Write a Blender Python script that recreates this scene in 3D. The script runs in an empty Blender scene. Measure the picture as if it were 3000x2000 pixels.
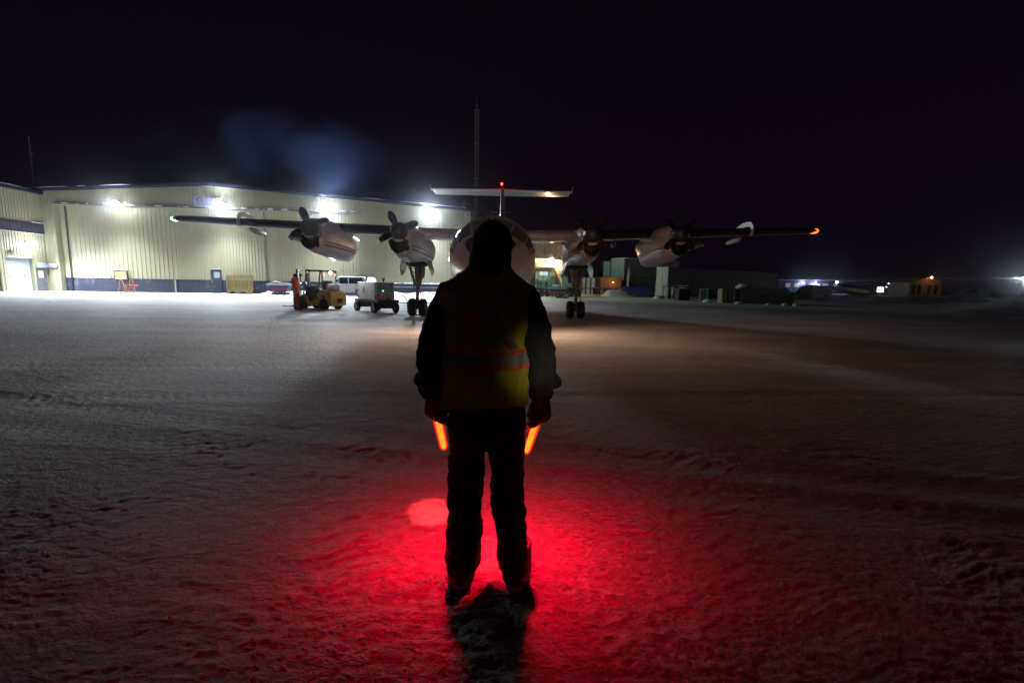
import bpy, math, random
import numpy as np
from math import sin, cos, pi, radians, atan2, sqrt
from mathutils import Vector, Matrix
random.seed(7)
scene = bpy.context.scene
COL = scene.collection

# ------------------------------------------------------------------ camera
F_PX, PITCH, ROLL, CAM_H = 1333.3, radians(7.27), radians(1.0), 1.53
_F = Vector((0, cos(PITCH), -sin(PITCH)))
_U0 = Vector((0, sin(PITCH), cos(PITCH)))
_R = Vector((1, 0, 0)) * cos(ROLL) + _U0 * sin(ROLL)
_U = _U0 * cos(ROLL) - Vector((1, 0, 0)) * sin(ROLL)
cam_d = bpy.data.cameras.new('camera')
cam_d.lens = 16.0; cam_d.sensor_width = 36.0; cam_d.clip_start = 0.05; cam_d.clip_end = 3000
cam = bpy.data.objects.new('camera', cam_d); COL.objects.link(cam)
m = Matrix.Identity(4)
for i in range(3):
    m[i][0] = _R[i]; m[i][1] = _U[i]; m[i][2] = -_F[i]
m[2][3] = CAM_H
cam.matrix_world = m
scene.camera = cam

# ------------------------------------------------------------------ world, moonlight, exposure
w = bpy.data.worlds.new('World'); scene.world = w; w.use_nodes = True
nt = w.node_tree; nt.nodes.clear()
out = nt.nodes.new('ShaderNodeOutputWorld'); bg = nt.nodes.new('ShaderNodeBackground')
tc = nt.nodes.new('ShaderNodeTexCoord'); sx = nt.nodes.new('ShaderNodeSeparateXYZ'); cr = nt.nodes.new('ShaderNodeValToRGB')
nt.links.new(tc.outputs['Generated'], sx.inputs[0]); nt.links.new(sx.outputs['Z'], cr.inputs[0])
cr.color_ramp.elements[0].position = 0.0; cr.color_ramp.elements[0].color = (0.0042, 0.0016, 0.0046, 1)
cr.color_ramp.elements[1].position = 0.55; cr.color_ramp.elements[1].color = (0.0026, 0.0007, 0.0032, 1)
nt.links.new(cr.outputs[0], bg.inputs['Color']); bg.inputs['Strength'].default_value = 1.0
nt.links.new(bg.outputs[0], out.inputs['Surface'])
sun_d = bpy.data.lights.new('sun', 'SUN'); sun_d.energy = 0.009; sun_d.angle = radians(3); sun_d.color = (1.0, 0.55, 0.42)
sun = bpy.data.objects.new('sun', sun_d); COL.objects.link(sun)
sun.rotation_euler = Vector((-0.35, 1.0, -0.24)).to_track_quat('-Z', 'Y').to_euler()
vs = scene.view_settings; vs.view_transform = 'Standard'; vs.look = 'None'; vs.exposure = 0.0; vs.gamma = 1.0
scene.render.engine = 'CYCLES'
cy = scene.cycles
cy.use_denoising = True; cy.denoising_prefilter = 'ACCURATE'; cy.max_bounces = 6; cy.diffuse_bounces = 3; cy.glossy_bounces = 3; cy.volume_bounces = 0
cy.transparent_max_bounces = 8; cy.sample_clamp_indirect = 4.0; cy.volume_step_rate = 2.0; cy.volume_max_steps = 128
cy.caustics_reflective = False; cy.caustics_refractive = False

def lamp(name, kind, loc, power, color, parent=None, radius=0.08, aim=None, cone=None, blend=0.5):
    d = bpy.data.lights.new(name, kind); d.energy = power; d.color = color
    d.shadow_soft_size = radius
    if kind == 'SPOT': d.spot_size = radians(cone); d.spot_blend = blend
    o = bpy.data.objects.new(name, d); COL.objects.link(o); o.location = loc
    if aim is not None: o.rotation_euler = Vector(aim).to_track_quat('-Z', 'Y').to_euler()
    if parent: o.parent = parent
    return o

# ------------------------------------------------------------------ materials
MATS = {}
def mat(name, col, rough=0.6, metal=0.0, var=0.12, vscale=4.0, bump=0.0, bscale=40.0, emit=None, estr=0.0,
        spec=0.5, dirt=None, dirt_amt=0.0, dscale=1.5, coat=0.0, sheen=0.0):
    if name in MATS: return MATS[name]
    mm = bpy.data.materials.new(name); mm.use_nodes = True; t = mm.node_tree
    b = t.nodes['Principled BSDF']
    b.inputs['Roughness'].default_value = rough; b.inputs['Metallic'].default_value = metal
    b.inputs['Specular IOR Level'].default_value = spec; b.inputs['Coat Weight'].default_value = coat
    if sheen: b.inputs['Sheen Weight'].default_value = sheen
    c = t.nodes.new('ShaderNodeTexCoord'); n = t.nodes.new('ShaderNodeTexNoise')
    n.inputs['Scale'].default_value = vscale; n.inputs['Detail'].default_value = 6; n.inputs['Roughness'].default_value = 0.65
    t.links.new(c.outputs['Object'], n.inputs['Vector'])
    r = t.nodes.new('ShaderNodeValToRGB')
    r.color_ramp.elements[0].position = 0.3; r.color_ramp.elements[1].position = 0.7
    r.color_ramp.elements[0].color = tuple(max(0, v * (1 - var)) for v in col[:3]) + (1,)
    r.color_ramp.elements[1].color = tuple(min(1, v * (1 + var)) for v in col[:3]) + (1,)
    t.links.new(n.outputs['Fac'], r.inputs[0]); last = r.outputs[0]
    if dirt:
        n2 = t.nodes.new('ShaderNodeTexNoise'); n2.inputs['Scale'].default_value = dscale; n2.inputs['Detail'].default_value = 8
        n2.inputs['Roughness'].default_value = 0.7
        t.links.new(c.outputs['Object'], n2.inputs['Vector'])
        r2 = t.nodes.new('ShaderNodeValToRGB'); r2.color_ramp.elements[0].position = 0.52; r2.color_ramp.elements[1].position = 0.68
        r2.color_ramp.elements[0].color = (0, 0, 0, 1); r2.color_ramp.elements[1].color = (dirt_amt,) * 3 + (1,)
        t.links.new(n2.outputs['Fac'], r2.inputs[0])
        mx = t.nodes.new('ShaderNodeMix'); mx.data_type = 'RGBA'
        t.links.new(r2.outputs[0], mx.inputs['Factor']); t.links.new(last, mx.inputs['A']); mx.inputs['B'].default_value = tuple(dirt) + (1,)
        last = mx.outputs['Result']
    t.links.new(last, b.inputs['Base Color'])
    if bump:
        n3 = t.nodes.new('ShaderNodeTexNoise'); n3.inputs['Scale'].default_value = bscale; n3.inputs['Detail'].default_value = 5
        t.links.new(c.outputs['Object'], n3.inputs['Vector'])
        bp = t.nodes.new('ShaderNodeBump'); bp.inputs['Strength'].default_value = bump; bp.inputs['Distance'].default_value = 0.02
        t.links.new(n3.outputs['Fac'], bp.inputs['Height']); t.links.new(bp.outputs[0], b.inputs['Normal'])
    if emit:
        b.inputs['Emission Color'].default_value = tuple(emit) + (1,); b.inputs['Emission Strength'].default_value = estr
    MATS[name] = mm
    return mm

WHITE = mat('white_paint', (0.68, 0.67, 0.68), 0.32, dirt=(0.35, 0.3, 0.26), dirt_amt=0.4, coat=0.3, var=0.06)
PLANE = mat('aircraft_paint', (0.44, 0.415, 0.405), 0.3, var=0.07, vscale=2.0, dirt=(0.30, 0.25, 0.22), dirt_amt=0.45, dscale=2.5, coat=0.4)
BAREMETAL = mat('bare_metal', (0.55, 0.5, 0.48), 0.3, 0.85, var=0.15, vscale=3, dirt=(0.2, 0.17, 0.16), dirt_amt=0.6, dscale=4)
BLACKRUB = mat('black_rubber', (0.02, 0.02, 0.022), 0.65, var=0.3, vscale=12, bump=0.3, dirt=(0.25, 0.25, 0.27), dirt_amt=0.12, dscale=6)
BOOT = mat('deicing_rubber', (0.018, 0.017, 0.02), 0.55, var=0.2)
DARKMET = mat('dark_metal', (0.05, 0.048, 0.055), 0.5, 0.4, var=0.3, vscale=8, bump=0.2)
GREYMET = mat('grey_metal', (0.22, 0.22, 0.23), 0.45, 0.5, var=0.2, vscale=6)
SPIN = mat('spinner_paint', (0.035, 0.031, 0.032), 0.42, 0.1, var=0.2, vscale=8)
RED = mat('red_paint', (0.42, 0.02, 0.03), 0.4)
NAVY = mat('navy_paint', (0.02, 0.025, 0.07), 0.4)
GLASSD = mat('dark_glass', (0.012, 0.014, 0.02), 0.08, spec=0.8, var=0.1)
SNOW = mat('snow', (0.80, 0.82, 0.86), 0.75, var=0.05, vscale=3, bump=0.6, bscale=9)
FLOODLENS = mat('lamp_lens_white', (1, 1, 1), 0.3, emit=(0.93, 0.97, 1.0), estr=60)
GREYSKIN = mat('skin', (0.45, 0.28, 0.2), 0.55, var=0.08)

# ------------------------------------------------------------------ mesh builder
class MB:
    def __init__(s): s.v = []; s.f = []; s.M = Matrix.Identity(4)
    def at(s, loc=(0, 0, 0), rx=0, ry=0, rz=0):
        s.M = Matrix.Translation(loc) @ Matrix.Rotation(rz, 4, 'Z') @ Matrix.Rotation(ry, 4, 'Y') @ Matrix.Rotation(rx, 4, 'X'); return s
    def add(s, vs_, fs):
        k = len(s.v); s.v += [tuple(s.M @ Vector(p)) for p in vs_]; s.f += [tuple(i + k for i in q) for q in fs]; return s
    def box(s, x0, x1, y0, y1, z0, z1):
        v = [(x, y, z) for z in (z0, z1) for y in (y0, y1) for x in (x0, x1)]
        return s.add(v, [(0, 2, 3, 1), (4, 5, 7, 6), (0, 1, 5, 4), (2, 6, 7, 3), (0, 4, 6, 2), (1, 3, 7, 5)])
    def loft(s, rings, cap=True, closed=True):
        n = len(rings[0]); v = [p for r in rings for p in r]; f = []
        for i in range(len(rings) - 1):
            for j in range(n if closed else n - 1):
                a = i * n + j; b = i * n + (j + 1) % n
                f.append((a, b, b + n, a + n))
        if cap:
            f.append(tuple(range(n))[::-1]); f.append(tuple((len(rings) - 1) * n + j for j in range(n)))
        return s.add(v, f)
    def tube(s, pts, r, n=8, cap=True):
        pts = [Vector(p) for p in pts]
        if not isinstance(r, (list, tuple)): r = [r] * len(pts)
        rings = []; up = None
        for i, p in enumerate(pts):
            t = (pts[min(i + 1, len(pts) - 1)] - pts[max(i - 1, 0)])
            if t.length < 1e-9: t = Vector((0, 0, 1))
            t.normalize()
            if up is None: up = Vector((0, 1, 0)) if abs(t.y) < 0.9 else Vector((1, 0, 0))
            a = t.cross(up)
            if a.length < 1e-6: a = t.orthogonal()
            a.normalize(); b = a.cross(t).normalized(); up = b
            ra, rb = r[i] if isinstance(r[i], (list, tuple)) else (r[i], r[i])
            rings.append([p + a * ra * cos(2 * pi * k / n) + b * rb * sin(2 * pi * k / n) for k in range(n)])
        return s.loft(rings, cap)
    def lathe(s, prof, n=24, axis='Y', cap=False):    # prof: (radius, along)
        rings = []
        for r, h in prof:
            ring = []
            for k in range(n):
                a = 2 * pi * k / n; c, d = r * cos(a), r * sin(a)
                ring.append({'Y': (c, h, d), 'Z': (c, d, h), 'X': (h, c, d)}[axis])
            rings.append(ring)
        return s.loft(rings, cap)
    def prism(s, poly, y0, y1):                        # poly in XZ, extruded along Y
        n = len(poly); v = [(x, y0, z) for x, z in poly] + [(x, y1, z) for x, z in poly]
        f = [(i, (i + 1) % n, (i + 1) % n + n, i + n) for i in range(n)] + [tuple(range(n))[::-1], tuple(range(n, 2 * n))]
        return s.add(v, f)
    def ell(s, c, r, n=20, m_=12):
        rings = []
        for i in range(m_ + 1):
            t = pi * i / m_; z = -cos(t); q = max(sin(t), 0.001)
            rings.append([(c[0] + r[0] * q * cos(2 * pi * k / n), c[1] + r[1] * q * sin(2 * pi * k / n), c[2] + r[2] * z) for k in range(n)])
        return s.loft(rings, True)
    def build(s, name, material, parent=None, smooth=False, loc=None, fix=True, bev=0.0):
        me = bpy.data.meshes.new(name); me.from_pydata(s.v, [], s.f)
        if fix:
            import bmesh
            b = bmesh.new(); b.from_mesh(me); bmesh.ops.remove_doubles(b, verts=b.verts, dist=1e-5)
            bmesh.ops.recalc_face_normals(b, faces=b.faces); b.to_mesh(me); b.free()
        if smooth: me.shade_smooth()
        me.materials.append(material)
        o = bpy.data.objects.new(name, me); COL.objects.link(o)
        if parent: o.parent = parent
        if loc is not None: o.location = loc
        if smooth == 'auto': me.set_sharp_from_angle(angle=radians(38))
        if bev:
            bm_ = o.modifiers.new('bevel', 'BEVEL'); bm_.width = bev; bm_.segments = 2; bm_.limit_method = 'ANGLE'
        return o

def tag(o, label, cat, group=None, kind=None):
    o['label'] = label; o['category'] = cat
    if group: o['group'] = group
    if kind: o['kind'] = kind
    return o
def thing(name, label, cat, loc=(0, 0, 0), rz=0.0, group=None):
    o = bpy.data.objects.new(name, None); COL.objects.link(o); o.location = loc; o.rotation_euler = (0, 0, rz)
    o.empty_display_size = 0.3
    return tag(o, label, cat, group)
def setting(o):
    o['kind'] = 'structure'; return o
def copy_tree(o, parent=None):
    c = o.copy(); COL.objects.link(c); c.parent = parent
    for ch in list(o.children): copy_tree(ch, c)
    return c
def remesh(o, voxel, smooth=3, disp=0.0, dscale=0.12):
    r = o.modifiers.new('remesh', 'REMESH'); r.mode = 'VOXEL'; r.voxel_size = voxel; r.use_smooth_shade = True
    s_ = o.modifiers.new('smooth', 'SMOOTH'); s_.iterations = smooth; s_.factor = 0.6
    if disp:
        tx = bpy.data.textures.new('folds', 'CLOUDS'); tx.noise_scale = dscale; tx.noise_depth = 2
        d = o.modifiers.new('folds', 'DISPLACE'); d.texture = tx; d.strength = disp; d.mid_level = 0.5; d.texture_coords = 'LOCAL'
    return o
def text(body, size, loc, rot, material, parent, name='lettering', sx=1.0, ext=0.004, align='CENTER', offset=0.0, shear=0.0):
    cu = bpy.data.curves.new('t', 'FONT'); cu.body = body; cu.size = size; cu.extrude = ext; cu.align_x = align; cu.offset = offset; cu.shear = shear
    to = bpy.data.objects.new('t', cu); COL.objects.link(to)
    dg = bpy.context.evaluated_depsgraph_get()
    me = bpy.data.meshes.new_from_object(to.evaluated_get(dg)); bpy.data.objects.remove(to)
    me.name = name; me.materials.clear(); me.materials.append(material)
    o = bpy.data.objects.new(name, me); COL.objects.link(o); o.location = loc; o.rotation_euler = rot; o.scale = (sx, 1, 1); o.parent = parent
    return o

# ------------------------------------------------------------------ snow-covered ground: one sheet
def vnoise(x, y, seed=0):
    xi = np.floor(x).astype(np.int64); yi = np.floor(y).astype(np.int64); xf = x - xi; yf = y - yi
    def h(a, b):
        n = (a * 374761393 + b * 668265263 + seed * 1442695041) & 0xffffffff
        n = ((n ^ (n >> 13)) * 1274126177) & 0xffffffff
        return ((n ^ (n >> 16)) & 0xffff) / 65535.0
    u = xf * xf * (3 - 2 * xf); v = yf * yf * (3 - 2 * yf)
    return (h(xi, yi) * (1 - u) + h(xi + 1, yi) * u) * (1 - v) + (h(xi, yi + 1) * (1 - u) + h(xi + 1, yi + 1) * u) * v
def fbm(x, y, o=4, seed=0, g=0.5):
    t = 0; a = 1.0; s_ = 0
    for i in range(o): t = t + a * vnoise(x * 2 ** i, y * 2 ** i, seed + i); s_ += a; a *= g
    return t / s_
def seg_bump(x, y, ax, ay, bx, by, w_, h_):
    dx, dy = bx - ax, by - ay; L2 = dx * dx + dy * dy
    t = np.clip(((x - ax) * dx + (y - ay) * dy) / L2, 0, 1)
    d = np.hypot(x - ax - t * dx, y - ay - t * dy)
    return h_ * np.exp(-(d / w_) ** 2)
def height(x, y):
    r = np.hypot(x, y)
    wx = fbm(x * 1.7, y * 1.7, 2, 50) * 0.5; wy = fbm(x * 1.7, y * 1.7, 2, 60) * 0.5
    big = (fbm(x * 0.22, y * 0.5, 3, 3) - 0.5) * 0.045
    ridge = 1 - np.abs(2 * fbm((x + wx) * 3.2, (y + wy) * 6.0, 4, 11, 0.62) - 1)
    n2 = 1 - np.abs(2 * fbm((x + wy) * 9.0, (y + wx) * 15.0, 3, 21, 0.6) - 1)
    mask = np.clip(0.55 + (fbm(x * 0.7, y * 0.9, 3, 31) - 0.5) * 1.2, 0.3, 1)
    near = np.exp(-(r / 16.0) ** 2)
    h = big + (ridge ** 2 - 0.5) * 0.016 * mask * (0.3 + 0.7 * near) + (n2 ** 2 - 0.5) * 0.010 * near * mask
    n3 = 1 - np.abs(2 * fbm((x + wx) * 21.0, (y + wy) * 32.0, 2, 91, 0.6) - 1)
    h = h + (n3 ** 2 - 0.5) * 0.0075 * np.exp(-(r / 7.0) ** 2) * mask
    # wheel ruts running across the apron
    for k, (y0, sl) in enumerate(((6.1, .05), (7.9, .05), (9.2, -.03), (10.7, -.03), (13.0, .08), (4.4, -.22), (3.6, -.22))):
        d = y - y0 - sl * x - 0.3 * np.sin(x * 0.11 + k)
        h = h - (0.007 + .003 * np.sin(x * 40 + d * 30)) * np.exp(-(d / 0.14) ** 2) + 0.004 * np.exp(-((np.abs(d) - 0.3) / 0.1) ** 2)
    # ploughed banks
    rough = 0.55 + 0.9 * fbm(x * 0.9, y * 0.9, 4, 77)
    h = h + rough * (seg_bump(x, y, -14, 48.2, -3, 48.6, 1.3, 0.75) + seg_bump(x, y, -46, 39.0, -46, 40.2, 0.8, 0.7)
             + seg_bump(x, y, -24.5, 46.4, -19.5, 46.9, 0.7, 0.4) + seg_bump(x, y, -34, 46.8, -25, 47.2, 0.6, 0.14)
             + seg_bump(x, y, 3, 62, 11, 61, 1.8, 0.3) + seg_bump(x, y, 12, 57.0, 14, 57.4, 0.9, 0.9)
             + seg_bump(x, y, 29, 28.5, 36, 33, 1.9, 0.42) + seg_bump(x, y, 38.5, 34.5, 50, 42, 2.6, 1.05)
             + seg_bump(x, y, 44, 56, 78, 62, 1.1, 0.65) + seg_bump(x, y, 50, 58, 52, 58, 1.0, 0.5)
             + seg_bump(x, y, 26, 60, 40, 64, 1.0, 0.35) + seg_bump(x, y, 22.4, 46.0, 23.4, 45.8, 0.35, 0.55))
    return h
def grid():
    rs = np.concatenate([np.array([0.25, 0.5, 0.8, 1.0]), np.geomspace(1.15, 45, 800), np.geomspace(45.4, 120, 110), np.geomspace(125, 1500, 24)])
    an = np.concatenate([np.linspace(radians(-58), radians(58), 900), np.linspace(radians(60), radians(302), 60)[0:]])
    an = an[:-1] if abs(an[-1] - radians(302)) < 1e-6 and False else an
    A, R_ = np.meshgrid(an, rs); X = R_ * np.sin(A); Y = R_ * np.cos(A); Z = height(X, Y)
    Z[R_ > 130] = 0
    n = len(an); mrow = len(rs)
    co = np.stack([X, Y, Z], -1).reshape(-1, 3); co = np.vstack([co, [[0, 0, 0]]])
    i = np.arange(mrow - 1)[:, None] * n; j = np.arange(n)[None, :]; j2 = (j + 1) % n
    q = np.stack([i + j, i + j2, i + n + j2, i + n + j], -1).reshape(-1, 4)[:, ::-1]
    c = len(co) - 1; tri = np.stack([np.full(n, c), np.arange(n), (np.arange(n) + 1) % n], -1)[:, ::-1]
    me = bpy.data.meshes.new('snow_ground')
    me.vertices.add(len(co)); me.vertices.foreach_set('co', co.astype(np.float32).ravel())
    nl = q.size + tri.size; me.loops.add(nl); me.polygons.add(len(q) + len(tri))
    me.loops.foreach_set('vertex_index', np.concatenate([q.ravel(), tri.ravel()]).astype(np.int32))
    ls = np.concatenate([np.arange(len(q)) * 4, q.size + np.arange(len(tri)) * 3]).astype(np.int32)
    me.polygons.foreach_set('loop_start', ls)
    me.update(calc_edges=True); me.validate(); me.shade_smooth()
    return me
def snow_ground_mat():
    mm = bpy.data.materials.new('packed_snow'); mm.use_nodes = True; t = mm.node_tree; b = t.nodes['Principled BSDF']
    c = t.nodes.new('ShaderNodeTexCoord')
    def noise(sc, sv, det=6, rough=0.6):
        mp = t.nodes.new('ShaderNodeMapping'); mp.inputs['Scale'].default_value = sv; t.links.new(c.outputs['Object'], mp.inputs[0])
        n = t.nodes.new('ShaderNodeTexNoise'); n.inputs['Scale'].default_value = sc; n.inputs['Detail'].default_value = det; n.inputs['Roughness'].default_value = rough
        t.links.new(mp.outputs[0], n.inputs['Vector']); return n
    n1 = noise(0.35, (0.5, 1.4, 1), 8, 0.65)
    r = t.nodes.new('ShaderNodeValToRGB'); r.color_ramp.elements[0].position = 0.32; r.color_ramp.elements[1].position = 0.66
    r.color_ramp.elements[0].color = (0.46, 0.44, 0.445, 1); r.color_ramp.elements[1].color = (0.80, 0.78, 0.785, 1)
    t.links.new(n1.outputs['Fac'], r.inputs[0])
    nf = noise(16.0, (0.8, 1.5, 1), 7, 0.75); rf = t.nodes.new('ShaderNodeMapRange'); rf.inputs['From Min'].default_value = .36; rf.inputs['From Max'].default_value = .62
    rf.inputs['To Min'].default_value = .60; rf.inputs['To Max'].default_value = 1.06; t.links.new(nf.outputs['Fac'], rf.inputs['Value'])
    vm = t.nodes.new('ShaderNodeVectorMath'); vm.operation = 'SCALE'; t.links.new(r.outputs[0], vm.inputs[0]); t.links.new(rf.outputs[0], vm.inputs['Scale']); t.links.new(vm.outputs[0], b.inputs['Base Color'])
    b.inputs['Roughness'].default_value = 0.62; b.inputs['Specular IOR Level'].default_value = 0.25
    n2 = noise(9.0, (0.75, 1.3, 1), 8, 0.72); n3 = noise(42.0, (1, 1.2, 1), 4, 0.6)
    ad = t.nodes.new('ShaderNodeMath'); ad.operation = 'MULTIPLY_ADD'; t.links.new(n3.outputs['Fac'], ad.inputs[0]); ad.inputs[1].default_value = 0.35
    t.links.new(n2.outputs['Fac'], ad.inputs[2])
    bp = t.nodes.new('ShaderNodeBump'); bp.inputs['Strength'].default_value = 1.0; bp.inputs['Distance'].default_value = 0.085
    t.links.new(ad.outputs[0], bp.inputs['Height']); t.links.new(bp.outputs[0], b.inputs['Normal'])
    return mm
gme = grid(); gme.materials.append(snow_ground_mat())
ground = bpy.data.objects.new('snow_ground', gme); COL.objects.link(ground); setting(ground)
rg = np.random.default_rng(4); NC = 5200
rr_ = 1.3 + 13 * rg.random(NC) ** 1.5; aa_ = (rg.random(NC) - .5) * radians(108); cx_, cy_ = rr_ * np.sin(aa_), rr_ * np.cos(aa_)
keep = fbm(cx_ * 1.3, cy_ * 1.3, 3, 140) > .42; cx_, cy_ = cx_[keep], cy_[keep]; hz_ = height(cx_, cy_)
mb_v, mb_f = [], []
for i_ in range(len(cx_)):
    sz = .0018 + .0055 * rg.random() ** 3; k_ = len(mb_v); q_ = rg.random((6, 3)) * .5 + .75
    for (dx_, dy_, dz_), j_ in zip(((1, 0, 0), (-1, 0, 0), (0, 1, 0), (0, -1, 0), (0, 0, 1), (0, 0, -1)), q_):
        mb_v.append((cx_[i_] + dx_ * sz * 1.4 * j_[0], cy_[i_] + dy_ * sz * j_[1], hz_[i_] + sz * .3 + dz_ * sz * .8 * j_[2]))
    for a_, b_, c_ in ((0, 2, 4), (2, 1, 4), (1, 3, 4), (3, 0, 4), (2, 0, 5), (1, 2, 5), (3, 1, 5), (0, 3, 5)): mb_f.append((k_ + a_, k_ + b_, k_ + c_))
cme = bpy.data.meshes.new('snow_crumbs'); cme.from_pydata(mb_v, [], mb_f); cme.materials.append(SNOW)
crumb = bpy.data.objects.new('snow_crumbs', cme); COL.objects.link(crumb); tag(crumb, 'loose crumbs of snow scattered over the packed apron', 'snow crumbs', kind='stuff')

# ------------------------------------------------------------------ hangar
SIDING = mat('beige_siding', (0.34, 0.325, 0.215), 0.45, 0.0, var=0.06, vscale=0.8, bump=0.05, bscale=3)
SIDING2 = mat('beige_door_siding', (0.40, 0.38, 0.245), 0.45, 0.0, var=0.05, vscale=0.7, bump=0.05, bscale=3)
TRIM = mat('navy_trim', (0.012, 0.014, 0.04), 0.5)
BAND = mat('navy_siding', (0.017, 0.022, 0.045), 0.5, var=0.12, dirt=(0.3, 0.3, 0.33), dirt_amt=0.25, dscale=1.2)
SIGNW = mat('sign_board', (0.34, 0.37, 0.50), 0.5, var=0.05)
SIGNI = mat('sign_ink', (0.03, 0.02, 0.09), 0.5)
LITWIN = mat('lit_window_warm', (0.3, 0.2, 0.1), 0.4, emit=(1.0, 0.62, 0.30), estr=0.75, var=0.5, vscale=1.2)
DOORG = mat('grey_overhead_door', (0.52, 0.55, 0.62), 0.5, var=0.05)
HANG_RZ = atan2(3.4, 40.3)
def hloc(x, y, z=0):   # hangar-local to world
    return Vector((-45.9 + x * cos(HANG_RZ) - y * sin(HANG_RZ), 44.5 + x * sin(HANG_RZ) + y * cos(HANG_RZ), z))
def gable(x): return 10.45 - abs(x - 16.1) * 0.0669
def siding(mb, x0, x1, z0, ztop, y=0.0, pitch=0.31, d=0.034, rw=0.24):
    x = x0; pts = []
    while x < x1 - 1e-6:
        e = min(x + pitch, x1); fl = (e - x) * (1 - rw)
        pts += [(x, y), (x + fl, y)]
        if e - x > 0.1: pts += [(x + fl + 0.02, y - d), (e - 0.02, y - d)]
        x = e
    pts.append((x1, y))
    zt = ztop if callable(ztop) else (lambda q: ztop)
    n = len(pts); v = [(p, q, z0) for p, q in pts] + [(p, q, zt(p)) for p, q in pts]
    mb.add(v, [(i, i + 1, n + i + 1, n + i) for i in range(n - 1)]); return mb

hangar = thing('hangar', 'long beige ribbed metal hangar with low gable roof, navy base band and four floodlights', 'hangar', (-45.9, 44.5, 0), HANG_RZ)
mb = MB(); siding(mb, -9.3, 1.85, 0, gable); siding(mb, 1.85, 30.1, 8.25, gable, pitch=0.26); siding(mb, 30.1, 41.55, 0, gable, pitch=0.26)
mb.box(1.85, 1.87, 0.0, 0.62, 0, 8.25).box(30.08, 30.1, 0, 0.62, 0, 8.25).box(1.85, 30.1, 0.0, 0.62, 8.25, 8.28)
mb.box(41.5, 41.55, 0.01, 42, 0, 8.74).box(-9.3, -9.25, 0.01, 42, 0, 8.74).box(-9.3, 41.5, 41.9, 42, 0, 8.7)
mb.build('wall', SIDING, hangar)
mb = MB()
for (a, b) in ((-9.8, 16.1), (16.1, 42.0)):
    za, zb = gable(a) + 0.06, gable(b) + 0.06
    mb.add([(a, -0.35, za), (b, -0.35, zb), (b, 42.3, zb), (a, 42.3, za), (a, -0.35, za + 0.2), (b, -0.35, zb + 0.2), (b, 42.3, zb + 0.2), (a, 42.3, za + 0.2)],
           [(0, 1, 2, 3), (4, 5, 6, 7), (0, 1, 5, 4), (1, 2, 6, 5), (2, 3, 7, 6), (3, 0, 4, 7)])
roof = mb.build('roof', TRIM, hangar)
for (a, b, h) in ((-0.5, 3.5, .05), (4.4, 5.1, .09), (6.5, 9.2, .06), (31.0, 33.2, .07), (34.4, 41.2, .10)):
    n = 26; rr = []
    for i in range(n + 1):
        x = a + (b - a) * i / n; z = gable(x) + 0.262; hh = h * (0.35 + 0.65 * sin(pi * i / n)) * random.uniform(0.6, 1.3)
        rr.append([(x, -0.36, z), (x, -0.42, z + hh * .4), (x, -0.2, z + hh), (x, 0.5, z + hh * .8), (x, 1.0, z)])
    MB().loft(rr, True, False).build('roof_snow', SNOW, roof, smooth=True)
mb = MB().box(2.0, 30.6, -0.14, -0.02, 8.27, 8.39); header = mb.build('door_track', GREYMET, hangar)
x = 3.0
while x < 30.0:
    l = random.uniform(0.15, 0.9); h = random.uniform(0.02, 0.09) * (1.5 if 17.5 < x < 27 else 1)
    MB().ell((x, -0.12, 8.40), (l * .5, 0.08, h), 8, 4).build('ledge_snow', SNOW, header, smooth=True); x += l + random.uniform(0.1, 1.4)
# sliding door leaves (three, overlapping) with navy base
for (a, b, y, pit) in ((1.88, 12.15, 0.55, 0.42), (12.15, 20.95, 0.44, 0.30), (20.95, 30.02, 0.55, 0.33)):
    mb = MB(); siding(mb, a, b, 1.34, 8.25, y=y, pitch=pit, d=0.034, rw=0.16)
    lf = mb.build('sliding_door', SIDING2, hangar)
    mb = MB(); siding(mb, a, b, 0.0, 1.30, y=y - .01, pitch=0.6, d=0.01, rw=0.06); mb.box(a, b, y - 0.05, y, 1.3, 1.34); mb.build('base_band', BAND, lf)
MB().box(12.08, 12.20, 0.36, 0.42, 0.02, 1.3).build('door_seam', SIDING2, hangar)
MB().tube([(2.5, 0.45, 0.05), (2.5, 0.45, 8.2)], 0.05, 8).build('drain_pipe', TRIM, hangar)
mb = MB(); siding(mb, 30.15, 41.5, 0.0, 1.33, y=-.06, pitch=0.6, d=0.01, rw=.06); bb = mb.build('base_band', BAND, hangar)
mb = MB()
for i in range(60):
    x = 30.6 + i * 0.178; mb.ell((x, -0.12, 1.34), (0.16, 0.10, random.uniform(0.015, 0.07)), 7, 4)
mb.box(30.3, 41.4, -0.1, -0.075, 0.93, 0.97); mb.build('ledge_snow', SNOW, bb, smooth=True)
# lit office window and dark door in the sliding leaf
wn = MB().box(6.42, 7.70, 0.41, 0.46, 1.18, 2.12).build('window', TRIM, hangar)
MB().box(6.52, 7.60, 0.395, 0.405, 1.28, 2.02).build('pane', LITWIN, wn)
MB().box(6.40, 7.72, 0.33, 0.47, 2.125, 2.17).build('ledge_snow', SNOW, wn, bev=.015)
dr = MB().box(15.62, 16.62, 0.33, 0.38, 0.05, 2.40).build('door', BAND, hangar, bev=.01)
MB().box(15.60, 16.64, 0.30, 0.40, 2.41, 2.46).build('lintel', SNOW, dr)
MB().box(15.92, 16.46, 0.315, 0.327, 1.58, 2.14).build('notice', mat('paper', (0.45, 0.52, 0.55), 0.7), dr)
MB().ell((15.73, 0.29, 1.15), (0.05, 0.05, 0.04), 8, 6).build('door_handle', mat('steel', (0.7, 0.7, 0.7), 0.3, 0.8), dr)
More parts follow.
